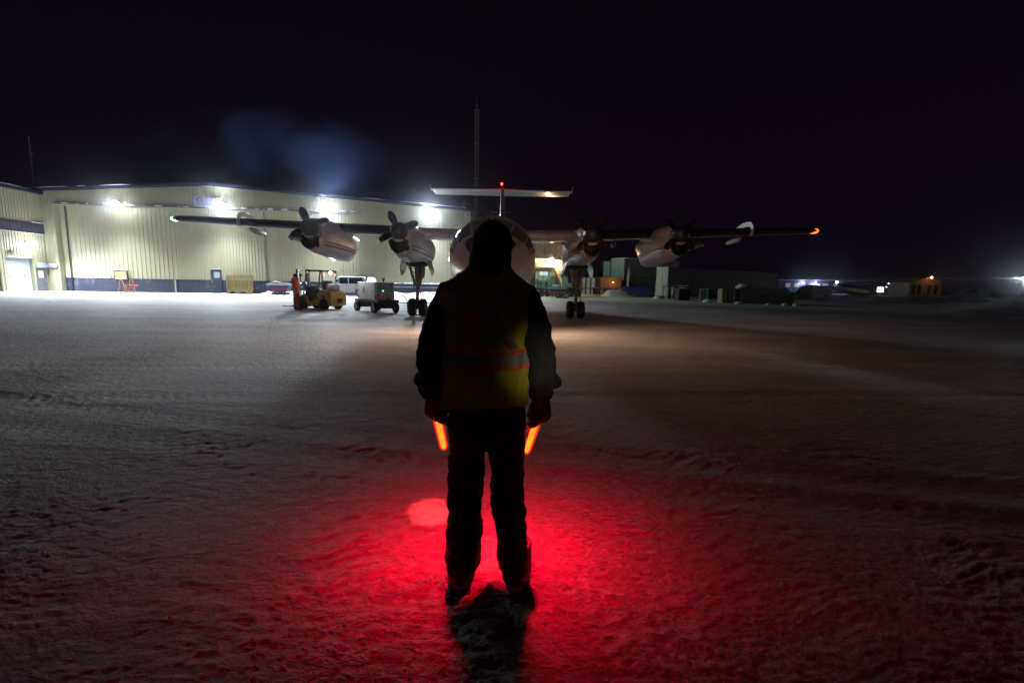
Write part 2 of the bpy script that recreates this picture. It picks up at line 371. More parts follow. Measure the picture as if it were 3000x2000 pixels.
# name board
sg = MB().box(14.73, 17.2, -0.12, -0.06, 8.42, 9.36).build('sign', SIGNW, hangar, bev=.01)
text('G', 0.62, (15.27, -0.125, 8.86), (pi / 2, 0, 0), SIGNI, sg, sx=1.42, offset=.006)
text('&', 0.30, (15.92, -0.125, 8.90), (pi / 2, 0, 0), mat('sign_ink_pale', (0.2, 0.22, 0.4)), sg, sx=1.2)
text('G', 0.62, (16.55, -0.125, 8.86), (pi / 2, 0, 0), SIGNI, sg, sx=1.42, offset=.006)
MB().box(14.85, 17.05, -0.128, -0.122, 8.73, 8.765).box(14.85, 17.05, -0.128, -0.122, 8.555, 8.57).build('rule', SIGNI, sg)
random.seed(5); mb = MB(); x = 14.9
while x < 16.95:                                       # a line of small, unreadable lettering
    wd = random.uniform(.05, .12); mb.box(x, x + .025, -.128, -.122, 8.61, 8.69).box(x, x + wd, -.1275, -.122, random.choice((8.61, 8.64, 8.67)), random.choice((8.68, 8.69, 8.69))); x += wd + .05
mb.build('lettering', SIGNI, sg)
MB().tube([(2.0, -0.02, 8.62), (16, -0.05, 8.55), (30, -0.05, 8.66), (41.3, -0.05, 8.3)], 0.012, 5).build('cable', GREYMET, hangar)
vt = MB().tube([(40.75, 3.0, 8.7), (40.75, 3.0, 10.0), (40.85, 3.0, 10.22), (41.05, 3.0, 10.32), (41.25, 3.0, 10.22), (41.32, 3.0, 9.95)], 0.16, 12, True).build('roof_vent', GREYMET, hangar, smooth=True)
MB().box(40.95, 41.1, -0.2, -0.1, 8.2, 8.45).build('camera_bracket', WHITE, hangar)
COOL = (0.80, 0.89, 1.0)
def floodlight(x, z, parent, y=-0.55, power=9000, spill=520, name='floodlight', facing=(0, -1), uplight=0):
    fx, fy = facing
    b = MB()
    if fx == 0:
        b.box(x - 0.05, x + 0.05, y + 0.1, -0.03, z + 0.05, z + 0.12).box(x - 0.28, x + 0.28, y - 0.06, y + 0.16, z + 0.03, z + 0.26)
    else:
        b.box(x, x + .4, y - .05, y + .05, z + .05, z + .12).box(x + .3, x + .55, y - .2, y + .2, z + .03, z + .22)
    h = b.build(name, DARKMET, parent, bev=.02)
    ly = (x, y - 0.15) if fx == 0 else (x + .6, y)
    MB().at((ly[0], ly[1], z)).ell((0, 0, 0), (0.46, 0.1, 0.26) if fx == 0 else (.16, .42, .30), 16, 8).build('lens', FLOODLENS, h, smooth=True)
    a = (fx * 0.9, fy * 0.9, -1.5)
    lamp('flood_beam', 'SPOT', (ly[0] + fx * .25, ly[1] + fy * 0.25, z - 0.05), power, COOL, h, 0.6, a, 128, 0.92)
    lamp('flood_spill', 'POINT', (ly[0] + fx * .5, ly[1] + fy * 0.5, z - 0.1), spill * .3, COOL, h, 0.15)
    if uplight: lamp('steam_uplight', 'SPOT', (ly[0], ly[1] - .6, z + .1), uplight, (.75, .85, 1), h, .2, (0, -.12, 1), 125, .8)  # extra upward spot, added to brighten the steam over the roof
    return h
for fx_, fz_, pw, sp in ((7.86, 8.36, 1.15, 1.2), (17.55, 8.5, 1.15, 1), (27.47, 8.6, .9, 1.6), (37.48, 8.62, 1.0, 2.0)):
    floodlight(fx_, fz_, hangar, power=17500 * pw, spill=240 * sp, uplight=(450, 1500, 2300, 800)[int(fx_ / 10)])

cl = MB().box(41.56, 41.95, 1.3, 1.5, 7.75, 7.95).build('corner_lamp', DARKMET, hangar, bev=.02)
MB().ell((42.05, 1.4, 7.8), (.12, .12, .1), 12, 8).build('lens', mat('lens_mercury', (.6, 1, .9), .3, emit=(.55, 1, .85), estr=9), cl, smooth=True)
lamp('corner_beam', 'SPOT', (42.3, 1.4, 7.75), 4300, (.62, 1.0, .86), cl, .2, (1.0, .42, -.35), 140, .7)

# ------------------------------------------------------------------ annex (wing at right angles on the left)
annex = thing('hangar_annex', 'beige ribbed annex at far left with grey overhead door and dark window strip', 'building', hloc(0.8, 0), HANG_RZ)
ax = MB()   # local: wall plane x=0 faces +x ; runs from y=0 to y=-4.55
def vsiding(mb, y0, y1, z0, z1, pitch=0.28, d=0.04):
    y = y0; pts = []
    while y > y1 + 1e-6:
        e = max(y - pitch, y1); fl = (y - e) * .74
        pts += [(0, y), (0, y - fl), (d, y - fl - .02), (d, e + .02)]; y = e
    pts.append((0, y1)); n = len(pts)
    mb.add([(p, q, z0) for p, q in pts] + [(p, q, z1) for p, q in pts], [(i, i + 1, n + i + 1, n + i) for i in range(n - 1)])
vsiding(ax, 0, -1.5, 2.12, 9.1); vsiding(ax, 0, -0.25, 0, 2.12); vsiding(ax, -1.25, -1.5, 0, 2.12)
vsiding(ax, -1.5, -3.95, 3.05, 9.1); vsiding(ax, -3.95, -4.55, 0, 9.1)
ax.box(-12, -0.0, -4.56, -4.5, 0, 9.1).box(-12, -11.9, -4.5, 0, 0, 9.1)
ax.box(-.6, 0, -1.5, -1.48, 0, 3.05).box(-.6, 0, -3.97, -3.95, 0, 3.05).box(-.6, 0, -3.95, -1.5, 3.05, 3.07)
ax.build('wall', SIDING, annex)
rf = MB().box(-12.3, 0.3, -4.85, 0.0, 9.1, 9.38).build('roof', TRIM, annex)
mb = MB(); rr = []
for i in range(31):
    y = -4.7 + 3.6 * i / 30; hh = .10 * random.uniform(.5, 1.2) * sin(pi * min(1, i / 30 + .12)); rr.append([(.31, y, 9.38), (.3, y, 9.38 + hh), (-.3, y, 9.38 + hh * .8), (-.5, y, 9.38)])
mb.loft(rr, True, False).build('roof_snow', SNOW, rf, smooth=True)
sw = MB().box(0.02, 0.07, -4.4, -0.08, 5.42, 6.38).build('window', TRIM, annex)
for k in range(4): MB().box(0.072, 0.08, -4.34 + k * 1.06, -4.34 + k * 1.06 + 1.0, 5.5, 6.3).build('pane', mat('strip_glass', (0.03, 0.03, 0.05), 0.25, var=.3), sw)
MB().box(0.03, 0.16, -1.3, -0.1, 6.39, 6.46).build('ledge_snow', SNOW, sw, bev=.03)
MB().box(0.03, 0.12, -4.5, -0.02, 5.36, 5.40).build('sill', WHITE, sw)
od = MB()
for k in range(6): od.box(-.32 + .004 * (k % 2), -.26, -3.95, -1.5, k * .508 + .008, (k + 1) * .508)
od = od.build('overhead_door', DOORG, annex)
for (a, b_) in ((-3.85, -3.42), (-2.12, -1.7)):
    wi = MB().box(-.26, -.235, a, b_, 1.3, 1.66).build('window', DARKMET, od); MB().box(-.234, -.228, a + .04, b_ - .04, 1.34, 1.62).build('pane', mat('lit_window_pale', (.3, .25, .2), .4, emit=(1.0, .8, .55), estr=.9), wi)
hs = MB().ell((0.03, -2.7, 3.09), (.13, 1.28, .09), 14, 6).build('ledge_snow', SNOW, annex, smooth=True)
MB().box(.04, .3, -3.7, -3.1, 3.6, 3.68).tube([(.1, -3.4, 3.3), (.1, -3.4, 3.7)], .02, 6).build('light_bracket', GREYMET, annex)
pd = MB().box(.0, .05, -1.25, -.27, 0, 2.1).build('door', mat('grey_door', (.10, .10, .13), .5), annex)
MB().box(.052, .06, -1.1, -.6, 1.28, 1.95).build('pane', MATS['lit_window_pale'], pd)
MB().ell((.08, -.4, 1.0), (.04, .06, .03), 8, 6).build('door_handle', MATS['steel'], pd)
ca = MB().box(.03, .25, -1.3, -.2, 2.25, 2.6).build('canopy', mat('canopy_grey', (.35, .37, .48), .5), annex)
MB().ell((.15, -.75, 2.62), (.12, .56, .05), 12, 6).build('ledge_snow', SNOW, ca, smooth=True)
fl = floodlight(0.0, 4.4, annex, y=-2.05, power=9000, spill=500, facing=(1, 0))
sb = MB().box(1.0, 1.75, -.16, -.06, 2.28, 2.55).build('board', mat('canopy_grey', (.35, .37, .48), .5), hangar)
MB().box(1.0, 1.75, -.18, -.04, 2.56, 2.62).build('ledge_snow', SNOW, sb, bev=.02)
mb = MB(); mb.at(hloc(0.8, -.2, 9.3)).tube([(-1.5, 1.2, 0), (-1.5, 1.2, 5.4)], .05, 6).box(-1.55, -1.25, 1.1, 1.3, 3.6, 3.9)
tag(mb.build('aerial_pole', GREYMET), 'thin dim pole with small box rising above the annex roof at far left', 'pole')

# ------------------------------------------------------------------ lattice mast behind the hangar
mast = thing('lattice_mast', 'tall thin lattice radio mast rising behind the hangar corner', 'mast', (-4.66, 57, 0), 0.3)
mb = MB(); S = .27; LEG = [(S * cos(a), S * sin(a)) for a in (pi / 2, pi / 2 + 2.094, pi / 2 + 4.189)]
GALV = mat('galvanised_steel', (0.35, 0.36, 0.36), 0.5, 0.3)
for (x, y) in LEG: mb.tube([(x, y, 0), (x, y, 21.8)], .022, 6)
mb.build('leg', GALV, mast)
mb = MB(); z = .2; k = 0
while z < 21.6:
    for i in range(3):
        a, b = LEG[i], LEG[(i + 1) % 3]
        if k % 2: a, b = b, a
        mb.tube([(a[0], a[1], z), (b[0], b[1], z + .42)], .009, 4).tube([(a[0], a[1], z), (b[0], b[1], z)], .009, 4)
    z += .42; k += 1
mb.build('bracing', GALV, mast)
for z in (3.3, 9.0, 14.0, 18.0, 21.8):
    mb = MB()
    for i in range(3): a, b = LEG[i], LEG[(i + 1) % 3]; mb.tube([(a[0] * 1.1, a[1] * 1.1, z), (b[0] * 1.1, b[1] * 1.1, z)], .035, 6)
    mb.build('joint_plate', GALV, mast)
MB().tube([(0, 0, 21.8), (0, 0, 23.4)], [.03, .012], 6).ell((0, 0, 22.3), (.1, .1, .12), 8, 6).build('aerial', GALV, mast)

# ------------------------------------------------------------------ four-engined airliner
plane = thing('airliner', 'white four-engined high-wing propeller airliner facing the camera behind the marshaller', 'airplane', (-0.577, 10.3, 0), radians(0.78))
FUS = [(0.0, 1.78, .03, .03), (.12, 1.78, .20, .18), (.4, 1.78, .40, .37), (.9, 1.80, .66, .62), (1.5, 1.86, .88, .86), (2.1, 1.98, 1.04, 1.05),
       (2.7, 2.10, 1.17, 1.2), (3.3, 2.18, 1.27, 1.31), (4.0, 2.21, 1.33, 1.36), (4.8, 2.21, 1.36, 1.37), (6, 2.21, 1.37, 1.38), (9, 2.21, 1.37, 1.38),
       (15, 2.21, 1.37, 1.38), (17, 2.4, 1.2, 1.2), (19.5, 2.85, .82, .85), (22, 3.25, .42, .5), (23.8, 3.5, .08, .12)]
def fus(y, a, off=0.0):          # a measured from the top, positive to +x
    for i in range(len(FUS) - 1):
        if FUS[i][0] <= y <= FUS[i + 1][0]:
            t = (y - FUS[i][0]) / (FUS[i + 1][0] - FUS[i][0]); q = [FUS[i][k] * (1 - t) + FUS[i + 1][k] * t for k in range(4)]; break
    return (((q[2] + off) * sin(a)), y, q[1] + (q[3] + off) * cos(a))
ys = []
for i in range(len(FUS) - 1):
    k = 4 if FUS[i][0] < 5 else 2
    ys += [FUS[i][0] + (FUS[i + 1][0] - FUS[i][0]) * j / k for j in range(k)]
ys.append(23.8)
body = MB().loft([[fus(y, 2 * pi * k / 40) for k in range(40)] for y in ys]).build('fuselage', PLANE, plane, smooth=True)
def patch(y0, y1, a0, a1, off, n=6, y0b=None, y1b=None):
    v = []; y0b = y0 if y0b is None else y0b; y1b = y1 if y1b is None else y1b
    for i in range(n + 1):
        for j in range(n + 1):
            s_, t_ = i / n, j / n; a = a0 + (a1 - a0) * t_
            ya = y0 + (y0b - y0) * t_; yb = y1 + (y1b - y1) * t_
            v.append(fus(ya + (yb - ya) * s_, a, off))
    return v, [(i * (n + 1) + j, i * (n + 1) + j + 1, (i + 1) * (n + 1) + j + 1, (i + 1) * (n + 1) + j) for i in range(n) for j in range(n)]
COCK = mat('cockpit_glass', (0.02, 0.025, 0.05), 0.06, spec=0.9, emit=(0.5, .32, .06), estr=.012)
for (y0, y1, a0, a1, y0b, y1b) in ((1.75, 2.75, .05, .50, 1.85, 2.85), (1.9, 2.95, .56, .95, 2.1, 3.1), (2.25, 3.2, 1.02, 1.35, 2.5, 3.3)):
    for sgn in (1, -1):
        m_ = MB(); v, f = patch(y0, y1, a0 * sgn, a1 * sgn, .008, 6, y0b, y1b); m_.add(v, f); m_.build('cockpit_window', COCK, plane, smooth=True)
        m_ = MB(); e = [fus(y0, a0 * sgn, .012), fus(y0b, a1 * sgn, .012), fus(y1b, a1 * sgn, .012), fus(y1, a0 * sgn, .012), fus(y0, a0 * sgn, .012)]
        m_.tube(e, .014, 6).build('window_frame', DARKMET, plane)
v, f = patch(.55, 1.72, -.8, .8, .006, 10); MB().add(v, f).build('antiglare_panel', mat('matt_black', (.025, .023, .025), .6), plane, smooth=True)
for sgn in (1, -1):
    for z0, mt in ((2.05, RED), (1.93, NAVY)):
        m_ = MB(); v = []
        for i in range(41):
            y = 4.9 + i * .3
            for j in (0, 1):
                zz = z0 + .07 * j
                lo, hi = (0, pi)
                for _ in range(22):
                    mid = (lo + hi) / 2
                    if fus(y, mid, .006)[2] > zz: lo = mid
                    else: hi = mid
                v.append(fus(y, mid * sgn, .006))
        m_.add(v, [(2 * i, 2 * i + 1, 2 * i + 3, 2 * i + 2) for i in range(40)]).build('stripe', mt, body)
    # cabin windows
    for k in range(14):
        y = 5.0 + k * .78; v, f = patch(y, y + .26, sgn * 1.30, sgn * 1.56, .007, 3); MB().add(v, f).build('cabin_window', GLASSD, plane)
MB().tube([(.78, .9, 1.55), (1.0, .8, 1.35), (1.0, .25, 1.33)], .018, 6).build('pitot_tube', DARKMET, plane)
MB().tube([(-.78, .9, 1.55), (-1.0, .8, 1.35), (-1.0, .25, 1.33)], .018, 6).build('pitot_tube', DARKMET, plane)
m_ = MB()
for (a, b) in (((1.24, 4.2, 1.55), (1.62, 4.2, 1.55)), ((1.3, 4.2, 1.25), (1.3, 4.2, 1.72)), ((1.42, 4.2, 1.2), (1.42, 4.2, 1.75)), ((1.52, 4.2, 1.38), (1.52, 4.2, 1.62)), ((1.2, 4.2, 1.38), (1.5, 4.2, 1.4))):
    m_.tube([a, b], .012, 5)
m_.build('ice_probe', DARKMET, plane)

def aerofoil(xx, yle, zc, ch, th, n=14, pitch=0.0):
    pts = []
    for i in range(n + 1):
        t = (1 - cos(pi * i / n)) / 2; y = 5 * th * ch * (.2969 * sqrt(t) - .126 * t - .3516 * t * t + .2843 * t ** 3 - .1015 * t ** 4); pts.append((t, y))
    up = [(xx, yle + t * ch, zc + y - pitch * t * ch + .02 * ch * sin(pi * t)) for t, y in pts]
    lo = [(xx, yle + t * ch, zc - y * .85 - pitch * t * ch + .02 * ch * sin(pi * t)) for t, y in pts[1:-1]][::-1]
    return up + lo
WX = [0, 1.2, 3.6, 7, 10.5, 13.2, 13.7, 13.85]
def wing_sec(xx, off=0.0):
    s_ = abs(xx) / 13.85
    yle = 8.85 + .75 * max(0, s_ - .1); ch = 3.35 - 1.65 * max(0, s_ - .1) / .9; zc = 3.46 + .56 * max(0, s_ - .09) / .91
    if s_ > .965: ch *= .93; yle += .05
    if s_ >= .9999: ch *= .8; yle += .1
    return yle, zc, ch, (.165 if s_ < .9999 else .08)
for sgn, nm in ((1, 'wing'), (-1, 'wing')):
    rings = []
    for xx in WX:
        yle, zc, ch, th = wing_sec(xx); rings.append(aerofoil(xx * sgn, yle, zc, ch, th))
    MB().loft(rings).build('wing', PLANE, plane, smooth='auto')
    # black rubber de-icing boot round the leading edge
    rings = []
    for xx in [3.75, 7, 10.5, 13.2, 13.6]:
        yle, zc, ch, th = wing_sec(xx); sec = aerofoil(xx * sgn, yle - .008, zc, ch, th * 1.035, 28)
        up, lo = sec[:29], sec[29:][::-1]
        rings.append(lo[:7][::-1] + up[:9])
    MB().loft(rings, False, False).build('deicing_boot', BOOT, plane, smooth=True)
    # wing fence: a plate wrapped round the leading edge
    xf = 10.75 * sgn; yle, zc, ch, th = wing_sec(10.75)
    prof = []
    for i in range(19):
        t = i / 18; a = -2.0 + t * 3.3
        prof.append((yle + .55 - .78 * cos(a * .78), zc + .03 + .50 * sin(a * .95 + .15)))
    outer = [(yle + 1.25, zc + .27), (yle + .8, zc + .40), (yle + .35, zc + .45), (yle - .02, zc + .40), (yle - .22, zc + .22), (yle - .26, zc + .0), (yle - .19, zc - .14), (yle - .08, zc - .2), (yle + .03, zc - .19)]
    inner = [(yle + .7, zc + .2), (yle + .5, zc + .24), (yle + .25, zc + .24), (yle + .02, zc + .2), (yle - .06, zc + .1), (yle - .06, zc), (yle - .05, zc - .05), (yle - .02, zc - .09), (yle + .03, zc - .13)]
    v = [(xf + dx, y, z) for dx in (-.018, .018) for (y, z) in outer + inner]; n = 9; f = []
    for k in range(8):
        for o_ in (0, 18): f.append((o_ + k, o_ + k + 1, o_ + n + k + 1, o_ + n + k))
        f.append((k, k + 1, 18 + k + 1, 18 + k)); f.append((n + k, n + k + 1, 18 + n + k + 1, 18 + n + k))
    f += [(0, n, 18 + n, 18), (8, 17, 35, 26)]
    MB().add(v, f).build('wing_fence', WHITE, plane)
    # flap track pods under the wing
    for (px_, ln) in ((10.55, 1.3), (5.2, .45)):
        yle, zc, ch, th = wing_sec(px_); m_ = MB(); rr = []
        for i in range(9):
            t = i / 8; q = sin(pi * (.12 + .8 * t)) ** .6; yy = yle + (.35 if ln > 1 else 1.2) + t * ln
            rr.append([(px_ * sgn + .10 * q * cos(2 * pi * k / 12), yy, zc - .25 - .10 * t + .13 * q * sin(2 * pi * k / 12)) for k in range(12)])
        m_.loft(rr).build('flap_track_fairing', PLANE, plane, smooth=True)
    yle, zc, ch, th = wing_sec(8.9)
    m_ = MB()
    for xx in (2.2, 8.9):
        yle, zc, ch, th = wing_sec(xx); m_ = MB(); m_.prism([(xx * sgn - .03, zc - .5), (xx * sgn + .03, zc - .5), (xx * sgn + .05, zc - .2), (xx * sgn - .05, zc - .2)], yle + ch * .72, yle + ch * .86); m_.build('static_wick_mount', PLANE, plane)

# nacelles
def selr(cx, y, w_, top, bot, e=2.5, n=36):
    mid, h = (top + bot) / 2, (top - bot) / 2; o = []
    for k in range(n):
        a = 2 * pi * k / n; c, s_ = cos(a), sin(a)
        o.append((cx + w_ * math.copysign(abs(c) ** (2 / e), c), y, mid + h * math.copysign(abs(s_) ** (2 / e), s_)))
    return o
NI = [(.30, .36, .34, -.82), (.45, .42, .38, -.88), (.9, .47, .42, -.96), (1.6, .50, .46, -1.02), (2.4, .52, .46, -1.06), (3.2, .53, .42, -1.10), (4.2, .53, .36, -1.12), (5.2, .50, .3, -1.06), (6.4, .38, .15, -.75), (7.6, .1, .05, -.3)]
NO = [(.30, .36, .34, -.82), (.45, .43, .38, -.86), (.9, .49, .42, -.92), (1.6, .51, .46, -.99), (2.4, .53, .44, -1.06), (3.1, .54, .40, -1.10), (3.7, .53, .34, -1.10), (3.95, .46, .28, -1.02), (5.0, .28, .1, -.4)]
def surfx(prof, y, z, e=2.5):
    for i in range(len(prof) - 1):
        if prof[i][0] <= y <= prof[i + 1][0]:
            t = (y - prof[i][0]) / (prof[i + 1][0] - prof[i][0]); q = [prof[i][k] * (1 - t) + prof[i + 1][k] * t for k in range(4)]; break
    mid, h = (q[2] + q[3]) / 2, (q[2] - q[3]) / 2
    return q[1] * max(0, 1 - abs((z - mid) / h) ** e) ** (1 / e)
def blade(r0, r1):
    m_ = MB(); rr = []
    for i in range(9):
        t = i / 8; r = r0 + (r1 - r0) * t; wd = (.095 + .055 * sin(pi * min(1, t * 1.05) ** 1.2)) * (1 if t < .9 else .8); th = .035 * (1 - .75 * t); tw = radians(40 - 22 * t)
        if i == 8: wd *= .45
        ring = []
        for k in range(10):
            a = 2 * pi * k / 10; u_, v_ = wd * cos(a), th * sin(a); ring.append((u_ * cos(tw) - v_ * sin(tw), u_ * sin(tw) + v_ * cos(tw), r))
        rr.append(ring)
    return m_.loft(rr)
proto_parts = {}
def nacelle(x, yy, zc, prof, outer, rot):
    m_ = MB(); m_.loft([selr(0, p[0], p[1], p[2], p[3]) for p in prof])
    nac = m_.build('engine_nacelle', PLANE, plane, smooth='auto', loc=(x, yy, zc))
    sp = MB().lathe([(.001, -.36), (.10, -.345), (.19, -.28), (.26, -.16), (.305, 0), (.315, .12), (.315, .2)], 32).lathe([(.315, .2), (.27, .3)], 32).build('spinner', SPIN, nac, smooth=True)
    bl = None
    for k in range(4):
        if bl is None: bl = blade(.2, .78).build('propeller_blade', mat('blade_black', (.012, .011, .012), .6, .0, spec=.2, dirt=(.2, .18, .17), dirt_amt=.4, dscale=9), nac, smooth=True)
        else: b2 = bl.copy(); COL.objects.link(b2); bl = b2
        bl.location = (0, .06, 0); bl.rotation_euler = (0, radians(rot + 90 * k), 0)
    # chin intake: short duct with black lip
    def dpt(a, r, y, dz=-.36): return (r * cos(a) * 1.0, y, dz + r * sin(a) * (1.22 if sin(a) < 0 else .22))
    lipm = MB(); aa = [2 * pi * k / 40 for k in range(40)]
    secs = []
    for b_ in range(9):
        q = 2 * pi * b_ / 8; secs.append([dpt(a, .325 + .045 * cos(q), .02 + .05 * sin(q)) for a in aa])
    lip = lipm.loft(secs, False).build('intake_lip', mat('gloss_black', (.012, .012, .014), .22), nac, smooth=True)
    MB().loft([[dpt(a, .36, .05) for a in aa], [dpt(a, .38, .40) for a in aa]], False).build('intake_duct', PLANE, nac, smooth=True)
    MB().loft([[dpt(a, .29, .03) for a in aa], [dpt(a, .26, .26) for a in aa]], True).build('intake_throat', mat('throat_black', (.008, .008, .009), .7), nac, smooth=True)
    sgn = 1 if x > 0 else -1
    MB().loft([[(.22 * cos(a) - .06 * sgn * 0, .0, -.27 - .13 * abs(sin(a)) * (1 if k < 9 else .1)) for k, a in enumerate([pi * j / 8 for j in range(9)] + [pi - pi * j / 8 for j in range(9)])],
               [(.22 * cos(a), .03, -.27 - .13 * abs(sin(a)) * (1 if k < 9 else .1)) for k, a in enumerate([pi * j / 8 for j in range(9)] + [pi - pi * j / 8 for j in range(9)])]]).build('lit_throat_patch', mat('tan_lit_patch', (.42, .36, .27), .45), nac)  # tan patch painted in for the lit upper wall inside the intake
    for s2 in (1, -1):
        for z0, hh, mt in ((-.52, .065, RED), (-.64, .05, NAVY)):
            m_ = MB(); v = []; N = 24
            for i in range(N + 1):
                y = .5 + (prof[-3][0] - .55) * i / N; dz = -.12 * (i / N) ** 1.5
                for j in (0, 1): z = z0 + dz + hh * j; v.append((s2 * (surfx(prof, y, z) + .005), y, z))
            m_.add(v, [(2 * i, 2 * i + 1, 2 * i + 3, 2 * i + 2) for i in range(N)]).build('stripe', mt, nac)
        m_ = MB()
        v = []; 
        for i in range(21):
            y = .45 + 2.6 * i / 20
            for j in (0, 1): z = -.13 + .012 * j; v.append((s2 * (surfx(prof, y, z) + .004), y, z))
        m_.add(v, [(2 * i, 2 * i + 1, 2 * i + 3, 2 * i + 2) for i in range(20)]).build('panel_seam', DARKMET, nac)
        for (y0, z0, a, b) in ((1.2, -.05, .03, .16), (1.55, -.02, .02, .13), (1.9, -.04, .02, .2), (2.35, -.02, .07, .07), (2.3, .2, .09, .04), (.8, .05, .015, .2)):
            m_ = MB(); v = [(s2 * (surfx(prof, y0 + dy, z0 + dz) + .005), y0 + dy, z0 + dz) for dy, dz in ((0, 0), (a, 0), (a, b), (0, b))]; m_.add(v, [(0, 1, 2, 3)]).build('vent', DARKMET, nac)
    # exhaust shroud on the outboard side with dark oval mouth
    ox = sgn * (.62 if outer else .5)
    if outer:
        m_ = MB(); rr = []
        for i in range(12):
            t = i / 11; cx = sgn * (.35 + 1.65 * t); zz = -.20 + .06 * t; h = (.34 - .18 * t) * (sin(pi * (.10 + .80 * t)) ** .5 + .1); wy = .62 * (1 - .45 * t)
            rr.append([(cx, 2.9 + wy * cos(2 * pi * k / 18), zz + h * sin(2 * pi * k / 18)) for k in range(18)])
        m_.loft(rr).build('exhaust_shroud', PLANE, nac, smooth='auto')
        mo = MB().at((sgn * 1.86, 2.66, -.17), rz=sgn * .7).loft([[(.13 * cos(2 * pi * k / 16), -q, .105 * sin(2 * pi * k / 16)) for k in range(16)] for q in (0, .05)]).build('exhaust_mouth', MATS['throat_black'], nac)
    return nac
for x, yy, z, pr_, outr, rot in ((-3.56, 6.75, 3.36, NI, False, -25), (3.56, 6.75, 3.36, NI, False, -48), (-6.93, 7.05, 3.47, NO, True, -22), (6.93, 7.05, 3.47, NO, True, -46)):
    nacelle(x, yy, z, pr_, outr, rot)

# main gear
GEARP = mat('gear_paint', (.26, .24, .25), .45, .2, var=.2, dirt=(.05, .04, .04), dirt_amt=.7, dscale=6)
for sgn in (-1, 1):
    g = MB().tube([(0, 0, 2.35), (0, 0, 1.3)], [.11, .10], 14).tube([(0, 0, 1.3), (0, .02, .42)], [.075, .07], 14).tube([(-.2, .03, .39), (.2, .03, .39)], .06, 12).ell((0, .02, .45), (.12, .12, .14), 14, 8)
    g = g.build('landing_gear', GEARP, plane, smooth='auto', loc=(3.56 * sgn, 10.25, 0))
    MB().tube([(0, .1, 1.2), (0, .75, 2.4)], .05, 10).tube([(-.12, -.05, 1.45), (-.33, -.3, 2.35)], .045, 8).tube([(.12, -.05, 1.45), (.33, -.3, 2.35)], .045, 8).tube([(-.3, -.2, 2.25), (.3, -.2, 2.25)], .05, 8).build('drag_brace', GEARP, g)
    m_ = MB().prism([(-.34, 2.45), (.34, 2.45), (.13, 1.35), (-.13, 1.35)], -.06, -.04)
    m_ = MB().tube([(-.34, -.04, 2.4), (-.10, -.04, 1.3)], .05, 8).tube([(.34, -.04, 2.4), (.10, -.04, 1.3)], .05, 8)
    for k in range(6):
        z = 2.3 - k * .17; h = .31 - k * .036; m_.tube([(-h, -.04, z), (h, -.04, z - .08)], .022, 6)
    m_.build('truss', GEARP, g)
    MB().tube([(.06, -.1, 1.25), (.2, -.2, 1.0), (.19, -.17, .75), (.07, -.08, .5)], .018, 6).tube([(-.08, -.06, 2.0), (-.17, -.1, 1.5), (-.12, -.08, 1.1)], .015, 6).build('brake_hose', BLACKRUB, g, smooth=True)
    MB().tube([(0, -.12, .62), (0, -.28, .8), (0, -.1, 1.1)], .025, 6).build('torque_link', GEARP, g)
    for s2 in (-1, 1):
        wh = MB().at((s2 * .235, .03, .39)).lathe([(.2, -.155), (.33, -.15), (.372, -.12), (.388, -.06), (.388, .06), (.372, .12), (.33, .15), (.2, .155)], 32, 'X')
        for q in (-.075, -.025, .025, .075): wh.lathe([(.385, q - .006), (.391, q - .006), (.391, q + .006), (.385, q + .006)], 32, 'X')
        wh = wh.build('wheel', BLACKRUB, g, smooth='auto')
        MB().at((s2 * .235, .03, .39)).lathe([(.02, -.11), (.1, -.12), (.17, -.09), (.2, -.14), (.21, -.14)], 24, 'X').lathe([(.02, .11), (.1, .12), (.17, .09), (.2, .14), (.21, .14)], 24, 'X').build('rim', GREYMET, wh, smooth='auto')
    for (dx, ln, tilt, ry_) in ((-.50, .75, .25, .35), (.50, .75, .25, -.35)):
        d_ = MB().at((dx, -.3, 2.38), ry=-math.copysign(.22, dx)).prism([(-.02, 0), (.02, 0), (.02, -.62), (-.02, -.62)], 0, .02)
        d_ = MB(); k = math.copysign(1, dx)
        d_.add([(dx, -.75, 2.5), (dx, .75, 2.45), (dx + .16 * k, .6, 1.95), (dx + .17 * k, -.1, 1.78), (dx + .12 * k, -.6, 2.1),
                (dx + .03 * k, -.75, 2.5), (dx + .03 * k, .75, 2.45), (dx + .19 * k, .6, 1.95), (dx + .2 * k, -.1, 1.78), (dx + .15 * k, -.6, 2.1)],
               [(0, 1, 2, 3, 4), (5, 6, 7, 8, 9), (0, 1, 6, 5), (1, 2, 7, 6), (2, 3, 8, 7), (3, 4, 9, 8), (4, 0, 5, 9)]).build('gear_door', PLANE, g)
    MB().prism([(-.1, 2.15), (.32, 2.2), (.30, 1.72), (.02, 1.62)], .16, .19).build('bay_flap', GREYMET, g) if sgn < 0 else MB().prism([(-.36, 2.2), (-.2, 2.2), (-.12, 1.65), (-.2, 1.6)], -.2, -.17).build('bay_flap', PLANE, g)
    MB().ell((0, 0, 2.3), (.46, 1.3, .14), 20, 8).build('wheel_bay', MATS['throat_black'], g, smooth=True)
# nose gear
g = MB().tube([(0, 0, 1.35), (0, .1, .4)], [.07, .055], 12).tube([(-.2, .1, .34), (.2, .1, .34)], .035, 8).build('nose_gear', GEARP, plane, loc=(0, 1.95, 0))
for s2 in (-1, 1):
    MB().at((s2 * .17, .1, .33)).lathe([(.1, -.09), (.29, -.085), (.32, -.05), (.32, .05), (.29, .085), (.1, .09)], 28, 'X').build('wheel', BLACKRUB, g, smooth='auto')
